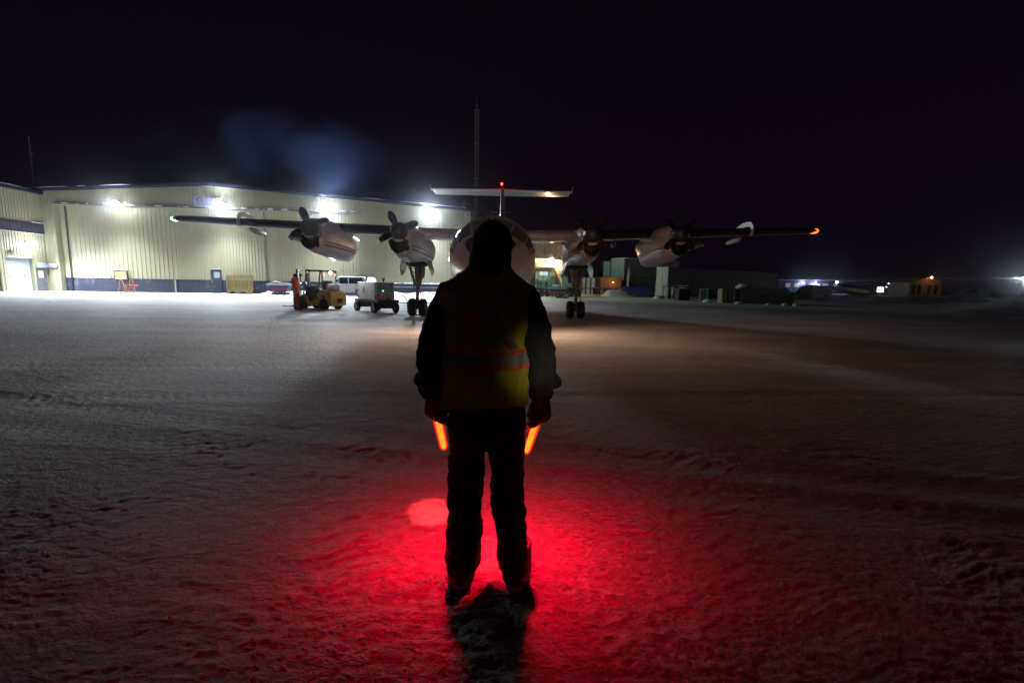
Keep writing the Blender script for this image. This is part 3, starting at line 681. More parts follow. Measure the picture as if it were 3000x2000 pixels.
# tail
fin = MB(); rr = []
for z, y0, ch, t_ in ((3.2, 17.2, 6.0, .10), (4.2, 18.6, 4.7, .085), (6.0, 19.95, 3.7, .085), (7.7, 20.95, 3.0, .09), (8.02, 21.1, 2.6, .07)):
    sec = aerofoil(0, y0, 0, ch, t_, 12); rr.append([(p[2], p[1], z) for p in sec])
fin = fin.loft(rr).build('tail_fin', mat('fin_paint', (.30, .16, .20), .35, var=.1), plane, smooth='auto')
rr = []
for xx in (-4.72, -4.6, -2, 0, 2, 4.6, 4.72):
    e = abs(xx) > 4.65; rr.append(aerofoil(xx, 21.1 + .02 * abs(xx) + (.1 if e else 0), 7.72, (2.35 - .05 * abs(xx)) * (.85 if e else 1), .09 if not e else .03, 12, pitch=-.0))
tp = MB().loft(rr).build('tailplane', PLANE, plane, smooth='auto')
for sgn in (-1, 1):
    MB().prism([(sgn * 4.70, 7.66), (sgn * 4.76, 7.66), (sgn * 4.80, 7.98), (sgn * 4.76, 7.98)], 21.2, 21.6).build('horn_balance', WHITE, tp)
    MB().add([(sgn * .3, 22.9, 7.66), (sgn * 4.5, 22.9, 7.66), (sgn * 4.5, 22.93, 7.66), (sgn * .3, 22.93, 7.66)], [(0, 1, 2, 3)]).build('hinge_line', DARKMET, tp)
MB().tube([(-.62, 18.9, 5.9), (.62, 18.9, 5.9)], .03, 8).build('aerial', GREYMET, fin)
def navlight(loc, r, col, name, power, estr=12, off=(0, -.15, 0), par=plane):
    l = MB().ell((0, 0, 0), r, 14, 8).build(name, mat('lens_' + name + '_%d' % int(loc[0] > 0), col, .3, emit=col, estr=estr), par, smooth=True, loc=loc)
    lamp('glow', 'POINT', off, power, col, l, .05); return l
yle, zc, ch, th = wing_sec(13.85)
navlight((-13.88, yle + .28, zc + .0), (.09, .26, .09), (.35, 1.0, .8), 'navigation_light', 1.2, 7, (-.2, -.1, .1))
navlight((13.88, yle + .28, zc + .0), (.09, .28, .11), (1.0, .06, .01), 'navigation_light', 1.2, 9, (.2, -.1, .1))
navlight((0, 21.3, 8.12), (.06, .08, .07), (1.0, .02, .01), 'beacon', 30, 40, (0, -.05, .25))
# warm lights at the nose sides
WARM = (1.0, .62, .38)
for sgn, px_ in ((-1, -1.30), (1, 1.24)):
    l = MB().ell((0, 0, 0), (.05, .06, .07), 12, 8).build('taxi_light', mat('lens_warm', (1, .7, .45), .3, emit=(1, .72, .5), estr=14), plane, smooth=True, loc=(px_, 3.75, 2.22))
    lamp('taxi_beam', 'SPOT', (sgn * .12, -.1, 0), 380, WARM, l, .04, (sgn * .8, -.35, -.62), 150, .8)
    lamp('inspection_beam', 'SPOT', (sgn * .14, .1, .1), 55, WARM, l, .04, (sgn * .75, 1, .18), 100, .6)

# warm apron floods standing outside the frame, one on each side behind the camera
lamp('apron_flood', 'SPOT', (15, -9, 6.5), 3000, (1.0, .56, .40), None, .25, (-21, 27.5, -2.6), 28, .5)
lamp('apron_flood', 'SPOT', (-15, -9, 6.5), 3000, (1.0, .56, .40), None, .25, (20.5, 27.5, -2.6), 28, .5)

# ------------------------------------------------------------------ people
def limb(mb, pts, radii, n=16): return mb.tube(pts, radii, n)
def hand(mb, wr, dirn, palm_n, sgn, scale=1.0, curl=1.1, glove=1.0):
    """five-fingered hand: wrist point, direction of the palm, palm normal (towards the curl), sgn = side of the thumb"""
    d = Vector(dirn).normalized(); nrm = Vector(palm_n); nrm = (nrm - d * nrm.dot(d)).normalized(); side = d.cross(nrm) * sgn
    wr = Vector(wr); L = .095 * scale
    mb.tube([wr - d * .03 * scale, wr + d * .03 * scale, wr + d * L * .75, wr + d * L], [(.028 * glove * scale, .022 * glove * scale), (.040 * glove * scale, .021 * glove * scale), (.044 * glove * scale, .019 * glove * scale), (.036 * scale, .015 * scale)], 14)
    for k, (off, ln, base) in enumerate(((-.031, .070, .92), (-.010, .080, 1.0), (.011, .075, .98), (.031, .058, .88))):
        p = wr + d * L * base + side * off * scale * -1; pts = [p - d * .012 * scale]; a = .25
        for sgm in (.42, .32, .26):
            q = d * cos(a) + nrm * sin(a); pts.append(pts[-1] + q * ln * sgm * scale); a += curl * .62
        r = .0098 * glove * scale; mb.tube(pts, [r, r * .98, r * .92, r * .75], 10)
    p = wr + d * .025 * scale + side * .030 * scale
    q1 = (side * .75 + d * .6 + nrm * .35).normalized(); q2 = (d * .8 + nrm * .7 + side * .1).normalized()
    mb.tube([p, p + q1 * .034 * scale, p + q1 * .036 * scale + q2 * .030 * scale, p + q1 * .034 * scale + q2 * .055 * scale], [.014 * glove * scale, .0125 * glove * scale, .0115 * glove * scale, .009 * glove * scale], 10)
def head_mesh(mb, c, s_=1.0, yaw=0.0):
    c = Vector(c); mb.M = Matrix.Translation(c) @ Matrix.Rotation(yaw, 4, 'Z') @ Matrix.Scale(s_, 4)
    mb.ell((0, -.01, .02), (.076, .094, .105), 20, 14).ell((0, .025, -.045), (.058, .068, .07), 18, 10)      # skull, jaw (faces +y)
    mb.tube([(0, .085, .03), (0, .104, .0), (0, .108, -.018), (0, .092, -.026)], [.009, .012, .015, .012], 10)
    mb.ell((.030, .075, .022), (.015, .012, .010), 10, 6).ell((-.030, .075, .022), (.015, .012, .010), 10, 6)
    mb.ell((0, .082, -.055), (.026, .012, .008), 12, 6).ell((0, .08, -.066), (.022, .013, .008), 12, 6).ell((0, .075, -.095), (.022, .018, .016), 12, 6)
    mb.ell((.076, -.005, .0), (.008, .020, .032), 10, 8).ell((-.076, -.005, .0), (.008, .020, .032), 10, 8)
    mb.tube([(0, -.02, -.06), (0, -.02, -.17)], [.055, .06], 16); mb.M = Matrix.Identity(4)

CLOTH_K = mat('black_winter_cloth', (.018, .018, .026), .85, var=.35, vscale=14, bump=.6, bscale=60, sheen=.05, spec=.15)
TROUS_K = mat('black_snow_trousers', (.014, .013, .019), .75, var=.3, vscale=10, bump=.6, bscale=50, spec=.2)
HOOD_K = mat('dark_knit_hood', (.015, .018, .032), .95, var=.3, vscale=20, bump=.8, bscale=90, spec=.1)
GLOVE_K = mat('dark_work_glove', (.025, .02, .024), .7, var=.3, vscale=20, bump=.6, bscale=80)
BOOT_K = mat('worn_black_boot', (.022, .02, .022), .55, var=.4, vscale=14, bump=.5, dirt=(.35, .33, .35), dirt_amt=.35, dscale=10)
VEST = mat('hi_vis_yellow_mesh', (.30, .30, .012), .8, var=.18, vscale=9, bump=.5, bscale=120, dirt=(.10, .09, .02), dirt_amt=.5, dscale=5)
TAPE_O = mat('orange_tape', (.45, .055, .012), .7, var=.15, vscale=8)
TAPE_S = mat('silver_reflective_tape', (.17, .165, .17), .5, .2, var=.2, vscale=12)
mar = thing('person', 'person in black winter clothes and yellow vest, back to camera, holding two glowing wands', 'person', (-.102, 2.115, 0), 0); mar.scale = (1.025, 1.025, 1.0)
JL = dict(hip=(-.10, 0, .86), kn=(-.110, .015, .53), an=(-.130, .02, .11)); JR = dict(hip=(.085, 0, .86), kn=(.090, .015, .53), an=(.138, .02, .11))
ARM_L = [(-.165, 0, 1.50), (-.222, -.02, 1.36), (-.262, -.03, 1.20), (-.262, 0, 1.06), (-.262, .055, .96)]
ARM_R = [(.135, 0, 1.50), (.190, -.02, 1.36), (.232, -.03, 1.20), (.238, 0, 1.06), (.238, .055, .95)]
bd = MB(); head_mesh(bd, (.0, .01, 1.675), .97)
bd.tube([(0, 0, 1.56), (-.01, 0, 1.45), (-.015, 0, 1.25), (-.015, 0, 1.05), (-.01, 0, .88), (-.01, 0, .8)], [(.09, .07), (.165, .10), (.15, .10), (.135, .095), (.15, .105), (.12, .09)], 20)
for J in (JL, JR):
    bd.tube([J['hip'], J['kn'], J['an'], (J['an'][0], J['an'][1], .05)], [.085, .055, .04, .038], 14)
    bd.tube([(J['an'][0], -.05, .05), (J['an'][0] * 1.05, .05, .045), (J['an'][0] * 1.12, .15, .03)], [.035, .042, .03], 12)
for A in (ARM_L, ARM_R): bd.tube(A, [.052, .048, .042, .036, .028], 12)
hand(bd, (-.262, .065, .945), (.05, .30, -1), (.9, .2, 0), -1); hand(bd, (.238, .065, .935), (-.05, .30, -1), (-.9, .2, 0), 1)
remesh(bd.build('body', GREYSKIN, mar, smooth=True), .009, 2)
# trousers
tr = MB(); tr.tube([(-.012, 0, .98), (-.012, 0, .90), (-.012, 0, .80), (-.012, .0, .745)], [(.176, .125), (.180, .13), (.178, .125), (.13, .09)], 28)
tr.tube([(-.098, 0, .87), (-.105, .0, .72), (-.110, .01, .56), (-.112, .0, .42), (-.117, .01, .28), (-.124, .018, .17), (-.128, .02, .105)], [(.090, .115), (.087, .105), (.082, .092), (.084, .09), (.079, .092), (.085, .098), (.075, .09)], 24)
tr.tube([(.080, 0, .87), (.084, .0, .72), (.090, .01, .56), (.098, .0, .42), (.114, .01, .29), (.126, .018, .17), (.132, .02, .105)], [(.090, .115), (.083, .105), (.076, .092), (.083, .09), (.072, .092), (.080, .098), (.072, .09)], 24)
remesh(tr.build('trousers', TROUS_K, mar, smooth=True), .010, 2, .046, .09)
# jacket (torso, arms, turned-up cuffs)
jk = MB(); jk.tube([(-.015, 0, .985), (-.016, 0, 1.1), (-.017, 0, 1.25), (-.02, 0, 1.40), (-.022, .0, 1.49), (-.012, .0, 1.545), (-.005, 0, 1.60)], [(.178, .125), (.172, .125), (.176, .13), (.188, .13), (.185, .12), (.128, .10), (.082, .085)], 28)
jk.tube(ARM_L[:4] + [(-.266, .04, 1.0)], [.068, .075, .070, .064, .058], 18); jk.tube(ARM_R[:4] + [(.242, .04, 1.0)], [.068, .075, .070, .064, .058], 18)
for x in (-.266, .240): jk.tube([(x, .005, 1.105), (x + math.copysign(.008, x), .008, 1.075), (x, .025, 1.045)], [.062, .084, .062], 18)
remesh(jk.build('jacket', CLOTH_K, mar, smooth=True), .010, 2, .040, .08)
# hood and collar
hd = MB(); hd.ell((.004, -.012, 1.70), (.091, .118, .112), 26, 16)
hd.tube([(.003, -.01, 1.73), (-.001, -.012, 1.66), (-.004, -.01, 1.60), (-.006, -.005, 1.56)], [(.082, .11), (.094, .115), (.098, .108), (.12, .10)], 26)
remesh(hd.build('hood', HOOD_K, mar, smooth=True), .008, 3, .012, .07)
# vest over the jacket
VR = [(.972, .196, .158, -.02), (1.0, .197, .158, -.02), (1.1, .192, .155, -.018), (1.2, .190, .155, -.017), (1.3, .194, .158, -.018), (1.40, .202, .158, -.022), (1.47, .210, .150, -.026), (1.515, .212, .135, -.028), (1.545, .160, .118, -.018), (1.575, .115, .105, -.008), (1.60, .098, .098, -.004)]
def vsec(z, off=0.0):
    for i in range(len(VR) - 1):
        if VR[i][0] <= z <= VR[i + 1][0]:
            t = (z - VR[i][0]) / (VR[i + 1][0] - VR[i][0]); q = [VR[i][k] * (1 - t) + VR[i + 1][k] * t for k in range(4)]; return q[1] + off, q[2] + off, q[3]
    q = VR[0] if z < VR[0][0] else VR[-1]; return q[1] + off, q[2] + off, q[3]
def vpt(a, z, off=0.0):          # a = 0 at the middle of the back, positive to +x
    wx_, wy_, cx = vsec(z, off); e = 2 / 2.6; c, s_ = -cos(a), sin(a)
    f = .006 * sin(a * 7 + z * 9) * min(1, (1.35 - z) / .2 if z < 1.35 else 0) + .005 * sin(a * 3 + z * 31) + .004 * sin(a * 13 - z * 23)
    return (cx + (wx_ + f) * math.copysign(abs(s_) ** e, s_), (wy_ + f) * math.copysign(abs(c) ** e, c), z + .012 * sin(a * 2 + .6) * max(0, (1.05 - z) / .08 if z < 1.05 else 0))
zs = [.972 + (1.60 - .972) * i / 44 for i in range(45)]
vest = MB().loft([[vpt(-pi + 2 * pi * k / 72, z) for k in range(72)] for z in zs], False).build('vest', VEST, mar, smooth=True)
so = vest.modifiers.new('thickness', 'SOLIDIFY'); so.thickness = .006; so.offset = -1
def strip(name, fa, fb, off, mt, n=40):   # fa/fb: t -> (angle, z) for the two edges
    v = [];
    for i in range(n + 1): v.append(vpt(*fa(i / n), off)); v.append(vpt(*fb(i / n), off))
    return MB().add(v, [(2 * i, 2 * i + 1, 2 * i + 3, 2 * i + 2) for i in range(n)]).build(name, mt, vest, smooth=True)
for k, (z0, z1, mt, o) in enumerate(((1.150, 1.168, TAPE_O, .004), (1.168, 1.222, TAPE_S, .005), (1.222, 1.240, TAPE_O, .004))):
    strip('reflective_band', lambda t, z=z0: (-pi * .999 + 2 * pi * .999 * t, z), lambda t, z=z1: (-pi * .999 + 2 * pi * .999 * t, z), o, mt, 90)
for sg in (1, -1):                        # crossing back straps
    for (w0, w1, mt, o) in ((-.17, .17, TAPE_O, .006), (-.105, .105, TAPE_S, .008)):
        strip('back_strap', lambda t, w_=w0: (sg * (-.62 + 1.2 * t) + w_, 1.245 + .27 * t), lambda t, w_=w1: (sg * (-.62 + 1.2 * t) + w_, 1.245 + .27 * t), o, mt)
strip('hem_binding', lambda t: (-pi * .999 + 2 * pi * .999 * t, .972), lambda t: (-pi * .999 + 2 * pi * .999 * t, .984), .003, mat('dull_yellow_binding', (.25, .25, .02), .8), 90)
# gloves closed round the wand handles, boots
for nm, wr, dr_, pn, sg in (('glove', (-.262, .050, .965), (.06, .32, -1), (.95, .25, .1), -1), ('glove', (.240, .050, .955), (-.06, .32, -1), (-.95, .25, .1), 1)):
    gl = MB(); hand(gl, wr, dr_, pn, sg, 1.12, 1.45, 1.25); w_ = Vector(wr); gl.tube([w_ + Vector((0, -.02, .055)), w_ + Vector((0, -.005, .01))], [.044, .038], 14)
    remesh(gl.build(nm, GLOVE_K, mar, smooth=True), .0045, 1)
for J, sx_ in ((JL, -1), (JR, 1)):
    x = J['an'][0]; bt = MB().tube([(x, .018, .25), (x, .018, .12), (x, .02, .055)], [(.078, .082), (.074, .08), (.066, .078)], 18)
    bt.tube([(x, -.02, .052), (x + .012 * sx_, .09, .052), (x + .03 * sx_, .19, .045), (x + .036 * sx_, .235, .038)], [(.060, .05), (.060, .052), (.056, .042), (.035, .025)], 18)
    bt = bt.build('boot', BOOT_K, mar, smooth=True); remesh(bt, .008, 2)
    so_ = MB().prism([(x - .046, .0), (x + .046, .0), (x + .046, .022), (x - .046, .022)], -.11, -.02); so_ = MB()
    o_ = [(x + (.062 * (1 if abs(t) < .75 else .8)) * q + (.03 * sx_ * max(0, (t + 1) / 2)), -.062 + .32 * (t + 1) / 2) for q, t in [(-1, -1), (-1, -.3), (-1, .5), (-.7, .95), (.7, .95), (1, .5), (1, -.3), (1, -1)]]
    so_.loft([[(a, b, z) for a, b in o_] for z in (-.012, .022)]).build('sole', BLACKRUB, bt, bev=.006)
# wands
def wand(loc, dirn, spot_dir, spot_pw, cone, label):
    d = Vector(dirn).normalized(); q = d.to_track_quat('Z', 'Y')
    wr = thing('signal_wand', label, 'marshalling wand', loc, 0, 'glowing marshalling wands'); wr.rotation_mode = 'QUATERNION'; wr.rotation_quaternion = q
    MB().tube([(0, 0, -.13), (0, 0, -.125), (0, 0, -.02), (0, 0, .02)], [.012, .017, .017, .022], 14).build('handle', mat('black_plastic', (.012, .012, .012), .4), wr, smooth='auto')
    GLOW = mat('glowing_wand_plastic', (1, .3, .05), .4, emit=(1.0, .25, .012), estr=2.0, var=.4, vscale=25)
    if len(GLOW.node_tree.nodes) < 12:
        t2 = GLOW.node_tree; b2 = t2.nodes['Principled BSDF']; c2 = t2.nodes.new('ShaderNodeTexCoord'); m2_ = t2.nodes.new('ShaderNodeMapping'); m2_.inputs['Scale'].default_value = (30, 30, 16)
        n2_ = t2.nodes.new('ShaderNodeTexNoise'); n2_.inputs['Scale'].default_value = 1.0; n2_.inputs['Detail'].default_value = 2
        r2_ = t2.nodes.new('ShaderNodeValToRGB'); r2_.color_ramp.elements[0].position = .25; r2_.color_ramp.elements[1].position = .7
        r2_.color_ramp.elements[0].color = (1, .30, .014, 1); r2_.color_ramp.elements[1].color = (1, .62, .020, 1)
        t2.links.new(c2.outputs['Object'], m2_.inputs[0]); t2.links.new(m2_.outputs[0], n2_.inputs['Vector']); t2.links.new(n2_.outputs['Fac'], r2_.inputs[0]); t2.links.new(r2_.outputs[0], b2.inputs['Emission Color'])
    MB().tube([(0, 0, .02), (0, 0, .03), (0, 0, .205), (0, 0, .222), (0, 0, .23)], [.012, .0150, .0135, .011, .005], 16).build('glowing_tube', GLOW, wr, smooth=True)
    if 'red_sleeve' not in MATS:
        ms_ = bpy.data.materials.new('red_sleeve'); ms_.use_nodes = True; t3 = ms_.node_tree; t3.nodes.clear(); o3 = t3.nodes.new('ShaderNodeOutputMaterial'); x3 = t3.nodes.new('ShaderNodeMixShader'); x3.inputs[0].default_value = .42
        a3 = t3.nodes.new('ShaderNodeBsdfTransparent'); a3.inputs[0].default_value = (1, .8, .6, 1); e3 = t3.nodes.new('ShaderNodeEmission'); e3.inputs[0].default_value = (1, .025, .02, 1); e3.inputs[1].default_value = 1.5
        t3.links.new(a3.outputs[0], x3.inputs[1]); t3.links.new(e3.outputs[0], x3.inputs[2]); t3.links.new(x3.outputs[0], o3.inputs[0]); MATS['red_sleeve'] = ms_
    MB().tube([(0, 0, .018), (0, 0, .03), (0, 0, .212), (0, 0, .230), (0, 0, .240)], [.020, .0262, .0235, .018, .007], 18).build('red_sleeve', MATS['red_sleeve'], wr, smooth=True)
    MB().tube([(.029, .0, .03), (.028, 0, .12)], .0035, 6).build('clip', MATS['black_plastic'], wr)
    o = lamp('wand_glow', 'SPOT', (0, 0, .27), 44, (1.0, .002, .026), wr, .03, None, 146, 0.95)
    o.rotation_euler = (q.inverted() @ Vector((spot_dir[0] * -.15, .12, -1)).normalized()).to_track_quat('-Z', 'Y').to_euler()
    lamp('wand_glow', 'POINT', (.0, .045, .12), 7, (1.0, .003, .026), wr, .02)
    lamp('wand_glow', 'POINT', (.0, .0, .26), 3.5, (1.0, .003, .026), wr, .02)
    o = lamp('wand_beam', 'SPOT', (0, 0, .255), spot_pw, (1.0, .04, .045), wr, .012, None, cone, .6)
    v = q.inverted() @ Vector(spot_dir).normalized(); o.rotation_euler = v.to_track_quat('-Z', 'Y').to_euler()
    return wr
wand((-.370, 2.215, .865), (.10, .50, -1), (-.20, .62, -.74), 170, 22, 'red and yellow glowing wand in the left hand of the person in the foreground')
wand((.133, 2.215, .855), (-.24, .45, -1), (-.26, .12, -.85), 26, 34, 'red and yellow glowing wand in the right hand of the person in the foreground')
lamp('work_or_fill_lamp', 'SPOT', (4.6, -8.5, 2.3), 3200, (1.0, .80, .55), None, .10, (-4.53, 10.7, -1.15), 1.6, .9)  # added narrow spot, unseen, that makes the lit patch on the vest

# ------------------------------------------------------------------ ramp worker in orange
ORANGE = mat('hi_vis_orange', (.95, .16, .02), .7, var=.12, vscale=8, bump=.5, bscale=30)
RUST = mat('rust_orange_trousers', (.22, .045, .025), .8, var=.2, vscale=9, bump=.5, bscale=30)
LIME = mat('lime_tape', (.45, .55, .08), .6)
wk = thing('person', 'ramp worker in bright orange parka and rust trousers standing beside the forklift mast', 'person', (-10.87, 22.93, 0), radians(-62))
bd = MB(); head_mesh(bd, (0, .02, 1.665), 1.0)
bd.tube([(0, 0, 1.55), (0, 0, 1.42), (0, 0, 1.2), (0, 0, 1.0), (0, 0, .85)], [(.08, .07), (.17, .1), (.15, .1), (.14, .1), (.15, .1)], 18)
for sx_ in (-1, 1):
    bd.tube([(.09 * sx_, 0, .88), (.10 * sx_, .02, .5), (.11 * sx_, -.02 + .03 * sx_, .08)], [.08, .055, .04], 12).tube([(.11 * sx_, -.06 + .03 * sx_, .05), (.13 * sx_, .16 + .03 * sx_, .03)], [.04, .03], 10)
    bd.tube([(.17 * sx_, 0, 1.46), (.24 * sx_, -.02, 1.18), (.23 * sx_, .10, .92)], [.05, .04, .03], 12)
    hand(bd, (.23 * sx_, .115, .89), (0, .3, -1), (-sx_, .1, 0), -sx_ * -1 if sx_ > 0 else -1)
remesh(bd.build('body', GREYSKIN, wk, smooth=True), .011, 2)
jk = MB().tube([(0, 0, .84), (0, 0, .95), (0, 0, 1.15), (0, 0, 1.35), (0, 0, 1.46), (0, 0, 1.54)], [(.20, .155), (.195, .15), (.19, .15), (.20, .145), (.185, .13), (.11, .11)], 26)
for sx_ in (-1, 1): jk.tube([(.15 * sx_, 0, 1.46), (.225 * sx_, -.02, 1.2), (.232 * sx_, .07, .98)], [.08, .072, .06], 16)
jk.tube([(0, -.03, 1.50), (0, -.10, 1.52), (0, -.13, 1.47), (0, -.11, 1.42)], [(.14, .08), (.13, .08), (.11, .06), (.06, .03)], 14)
jk = jk.build('parka', ORANGE, wk, smooth=True); remesh(jk, .012, 2, .03, .12)
for z in (1.02,): MB().loft([[(.222 * cos(a), .178 * sin(a), q) for a in [2 * pi * k / 32 for k in range(32)]] for q in (z - .035, z + .035)], False).build('reflective_band', TAPE_S, jk, smooth=True); MB().loft([[(.218 * cos(a), .174 * sin(a), q) for a in [2 * pi * k / 32 for k in range(32)]] for q in (z - .055, z + .055)], False).build('lime_band', LIME, jk, smooth=True)
for sx_ in (-1, 1):
    MB().tube([(.14 * sx_, -.165, 1.06), (.02 * sx_, -.168, 1.22), (-.1 * sx_, -.155, 1.42)], [(.035, .008)] * 3, 8).build('reflective_strap', TAPE_S, jk)
    MB().tube([(.236 * sx_, .0, 1.13), (.238 * sx_, .02, 1.07)], [.078, .076], 16, False).build('reflective_band', TAPE_S, jk, smooth=True)
tr = MB().tube([(0, 0, .90), (0, 0, .80), (0, 0, .76)], [(.165, .13), (.165, .125), (.12, .09)], 22)
for sx_ in (-1, 1): tr.tube([(.085 * sx_, 0, .85), (.10 * sx_, .02, .5), (.115 * sx_, -.02 + .03 * sx_, .28), (.118 * sx_, -.02 + .03 * sx_, .12)], [.092, .085, .09, .095], 16)
tr = tr.build('trousers', RUST, wk, smooth=True); remesh(tr, .012, 2, .025, .1)
for sx_ in (-1, 1): MB().tube([(.117 * sx_, -.02 + .03 * sx_, .29), (.118 * sx_, -.02 + .03 * sx_, .23)], [.098, .10], 16, False).build('reflective_band', TAPE_S, tr, smooth=True); MB().tube([(.118 * sx_, -.06 + .03 * sx_, .06), (.125 * sx_, .1 + .03 * sx_, .055), (.13 * sx_, .2 + .03 * sx_, .04)], [.055, .055, .03], 14).tube([(.118 * sx_, -.03 + .03 * sx_, .2), (.118 * sx_, -.03 + .03 * sx_, .05)], [.06, .06], 14).build('boot', BOOT_K, wk, smooth=True)
MB().ell((0, .0, 1.735), (.098, .112, .088), 22, 12).tube([(0, .0, 1.69), (0, .0, 1.73)], [(.100, .115), (.100, .114)], 22).build('knit_cap', CLOTH_K, wk, smooth=True)

# ------------------------------------------------------------------ forklift
YEL = mat('forklift_yellow', (.62, .36, .03), .42, var=.1, vscale=5, dirt=(.08, .06, .03), dirt_amt=.8, dscale=5, bump=.1)
def wheel(par, x, y, r, w_, rim=GREYMET, rimr=.55, name='wheel'):
    t = MB().at((x, y, r)).lathe([(r * rimr, -w_ / 2), (r * .93, -w_ / 2), (r, -w_ * .38), (r, w_ * .38), (r * .93, w_ / 2), (r * rimr, w_ / 2)], 28)
    nb = 22
    for k in range(nb):
        a = 2 * pi * k / nb; t.at((x, y, r), ry=a).box(-.012, .012, -w_ * .42, w_ * .42, r * .97, r * 1.03)
    t = t.build(name, BLACKRUB, par, smooth='auto')
    MB().at((x, y, r)).lathe([(.01, -w_ * .36), (r * .22, -w_ * .42), (r * .25, -w_ * .25), (r * rimr * .9, -w_ * .3), (r * rimr * 1.03, -w_ * .5)], 24).lathe([(.01, w_ * .36), (r * .22, w_ * .42), (r * .25, w_ * .25), (r * rimr * .9, w_ * .3), (r * rimr * 1.03, w_ * .5)], 24).build('rim', rim, t, smooth='auto')
    return t
fk = thing('forklift', 'yellow forklift with black mast and lit white work lamp on its overhead guard', 'forklift', (-10.2, 24.25, 0), radians(-24))
# local x: front (mast) at -x, rear at +x; near side = -y
for y in (-.47, .47): wheel(fk, -.78, y, .34, .24, DARKMET, .5); wheel(fk, .72, y * .98, .28, .2, DARKMET, .5)
body = [(-1.10, .36), (-.98, .66), (-.72, .78), (-.50, .66), (-.38, .42), (-.05, .42), (.18, .66), (.42, .98), (1.0, 1.0), (1.24, .88), (1.30, .55), (1.26, .24), (1.05, .18), (1.02, .34), (.92, .52), (.72, .60), (.52, .52), (.42, .34), (.40, .20), (-.42, .20), (-.46, .36), (-.60, .58), (-.78, .66), (-.96, .58)]
cb = MB(); cb.prism(body, -.52, .52); cb = cb.build('chassis', YEL, fk, bev=.035)
MB().prism([(.55, .72), (.82, .80), (.86, .58), (.70, .62)], -.535, -.525).build('vent', DARKMET, cb); MB().prism([(.22, .60), (.30, .72), (.34, .72), (.35, .52), (.24, .54)], -.535, -.525).build('step_hole', DARKMET, cb)
text('kg', .16, (.1, -.527, .26), (pi / 2, 0, 0), DARKMET, cb, name='marking')
MB().at((1.30, 0, .5)).box(0, .1, -.12, .12, -.14, .1).box(.08, .2, -.03, .03, -.06, .0).build('tow_hitch', DARKMET, fk, bev=.01)
# mast, carriage, forks
ms = MB()
for y in (-.36, .36): ms.box(-1.28, -1.14, y - .05, y + .05, .08, 2.08).box(-1.36, -1.29, y * .8 - .035, y * .8 + .035, .1, 2.02)
for z in (.3, 1.05, 2.0): ms.box(-1.27, -1.16, -.36, .36, z, z + .09)
ms = ms.build('mast', DARKMET, fk, bev=.008)
MB().tube([(-1.2, -.2, .2), (-1.2, -.2, 1.85)], .03, 8).tube([(-1.2, .2, .2), (-1.2, .2, 1.85)], .03, 8).build('lift_cylinder', mat('chrome', (.7, .7, .75), .15, 1.0), ms, smooth=True)
cg = MB().box(-1.45, -1.38, -.5, .5, .15, .28).box(-1.45, -1.38, -.5, .5, .5, .6).box(-1.45, -1.39, -.5, -.44, .2, 1.2).box(-1.45, -1.39, .44, .5, .2, 1.2).box(-1.45, -1.39, -.44, .44, 1.12, 1.2)
for y in (-.2, 0, .2): cg.box(-1.44, -1.4, y - .02, y + .02, .6, 1.12)
cg.build('load_backrest', DARKMET, ms)
for y in (-.28, .28): MB().box(-1.50, -1.46, y - .05, y + .05, .1, .62).box(-2.5, -1.5, y - .05, y + .05, .07, .11).build('fork', DARKMET, ms)
# overhead guard and cab
og = MB()
for y in (-.46, .46):
    og.tube([(-.72, y, .78), (-.62, y, 1.2), (-.48, y, 1.92), (-.42, y, 2.02)], .035, 8).tube([(.66, y, 1.0), (.62, y, 1.98)], .035, 8).tube([(-.44, y, 2.02), (.64, y, 2.0)], .04, 8)
for k in range(7): og.box(-.42 + k * .17, -.38 + k * .17, -.46, .46, 1.985, 2.02)
og.box(-.47, -.40, -.48, .48, 1.97, 2.05).box(.6, .67, -.48, .48, 1.95, 2.03)
og = og.build('overhead_guard', DARKMET, fk)
MB().box(-.15, .40, -.3, .3, .92, 1.03).at((.38, 0, 1.0), ry=.18).box(0, .12, -.28, .28, 0, .52).build('seat', mat('seat_vinyl', (.03, .035, .045), .55), fk, bev=.04)
MB().tube([(-.55, -.05, .7), (-.40, -.05, 1.25)], .025, 8).at((-.39, -.05, 1.27), ry=.5).lathe([(.16, -.012), (.175, 0), (.16, .012), (.15, 0), (.16, -.012)], 24, 'Z').build('steering_wheel', DARKMET, fk, smooth='auto')
MB().prism([(-.72, .55), (-.40, .42), (-.45, 1.15), (-.62, 1.25)], -.4, .4).build('cowl', mat('green_black_cowl', (.02, .05, .04), .5), fk, bev=.03)
MB().box(-.36, .36, -.46, .46, .42, .80).build('floor_panel', MATS['green_black_cowl'], fk, bev=.02)
for y in (-.6,): MB().tube([(-.55, -.47, 1.75), (-.68, -.62, 1.78)], .01, 6).box(-.76, -.66, -.66, -.58, 1.68, 1.84).build('mirror', DARKMET, og)
tk = MB().at((.92, 0, 1.17)).lathe([(.01, -.42), (.10, -.40), (.165, -.32), (.17, -.28), (.17, .28), (.165, .32), (.10, .40), (.01, .42)], 24).box(-.02, .02, -.1, .1, .1, .2)
tk = tk.build('gas_bottle', mat('bottle_beige', (.55, .5, .42), .45, dirt=(.2, .17, .14), dirt_amt=.5), fk, smooth='auto')
MB().ell((.92, 0, 1.30), (.15, .38, .07), 16, 6).build('snow_cap', SNOW, tk, smooth=True)
MB().box(.80, 1.04, -.25, -.21, .99, 1.06).box(.80, 1.04, .21, .25, .99, 1.06).build('bottle_cradle', DARKMET, tk)
MB().ell((.50, -.1, 1.005), (.22, .34, .03), 14, 5).build('snow_cap', SNOW, fk, smooth=True)
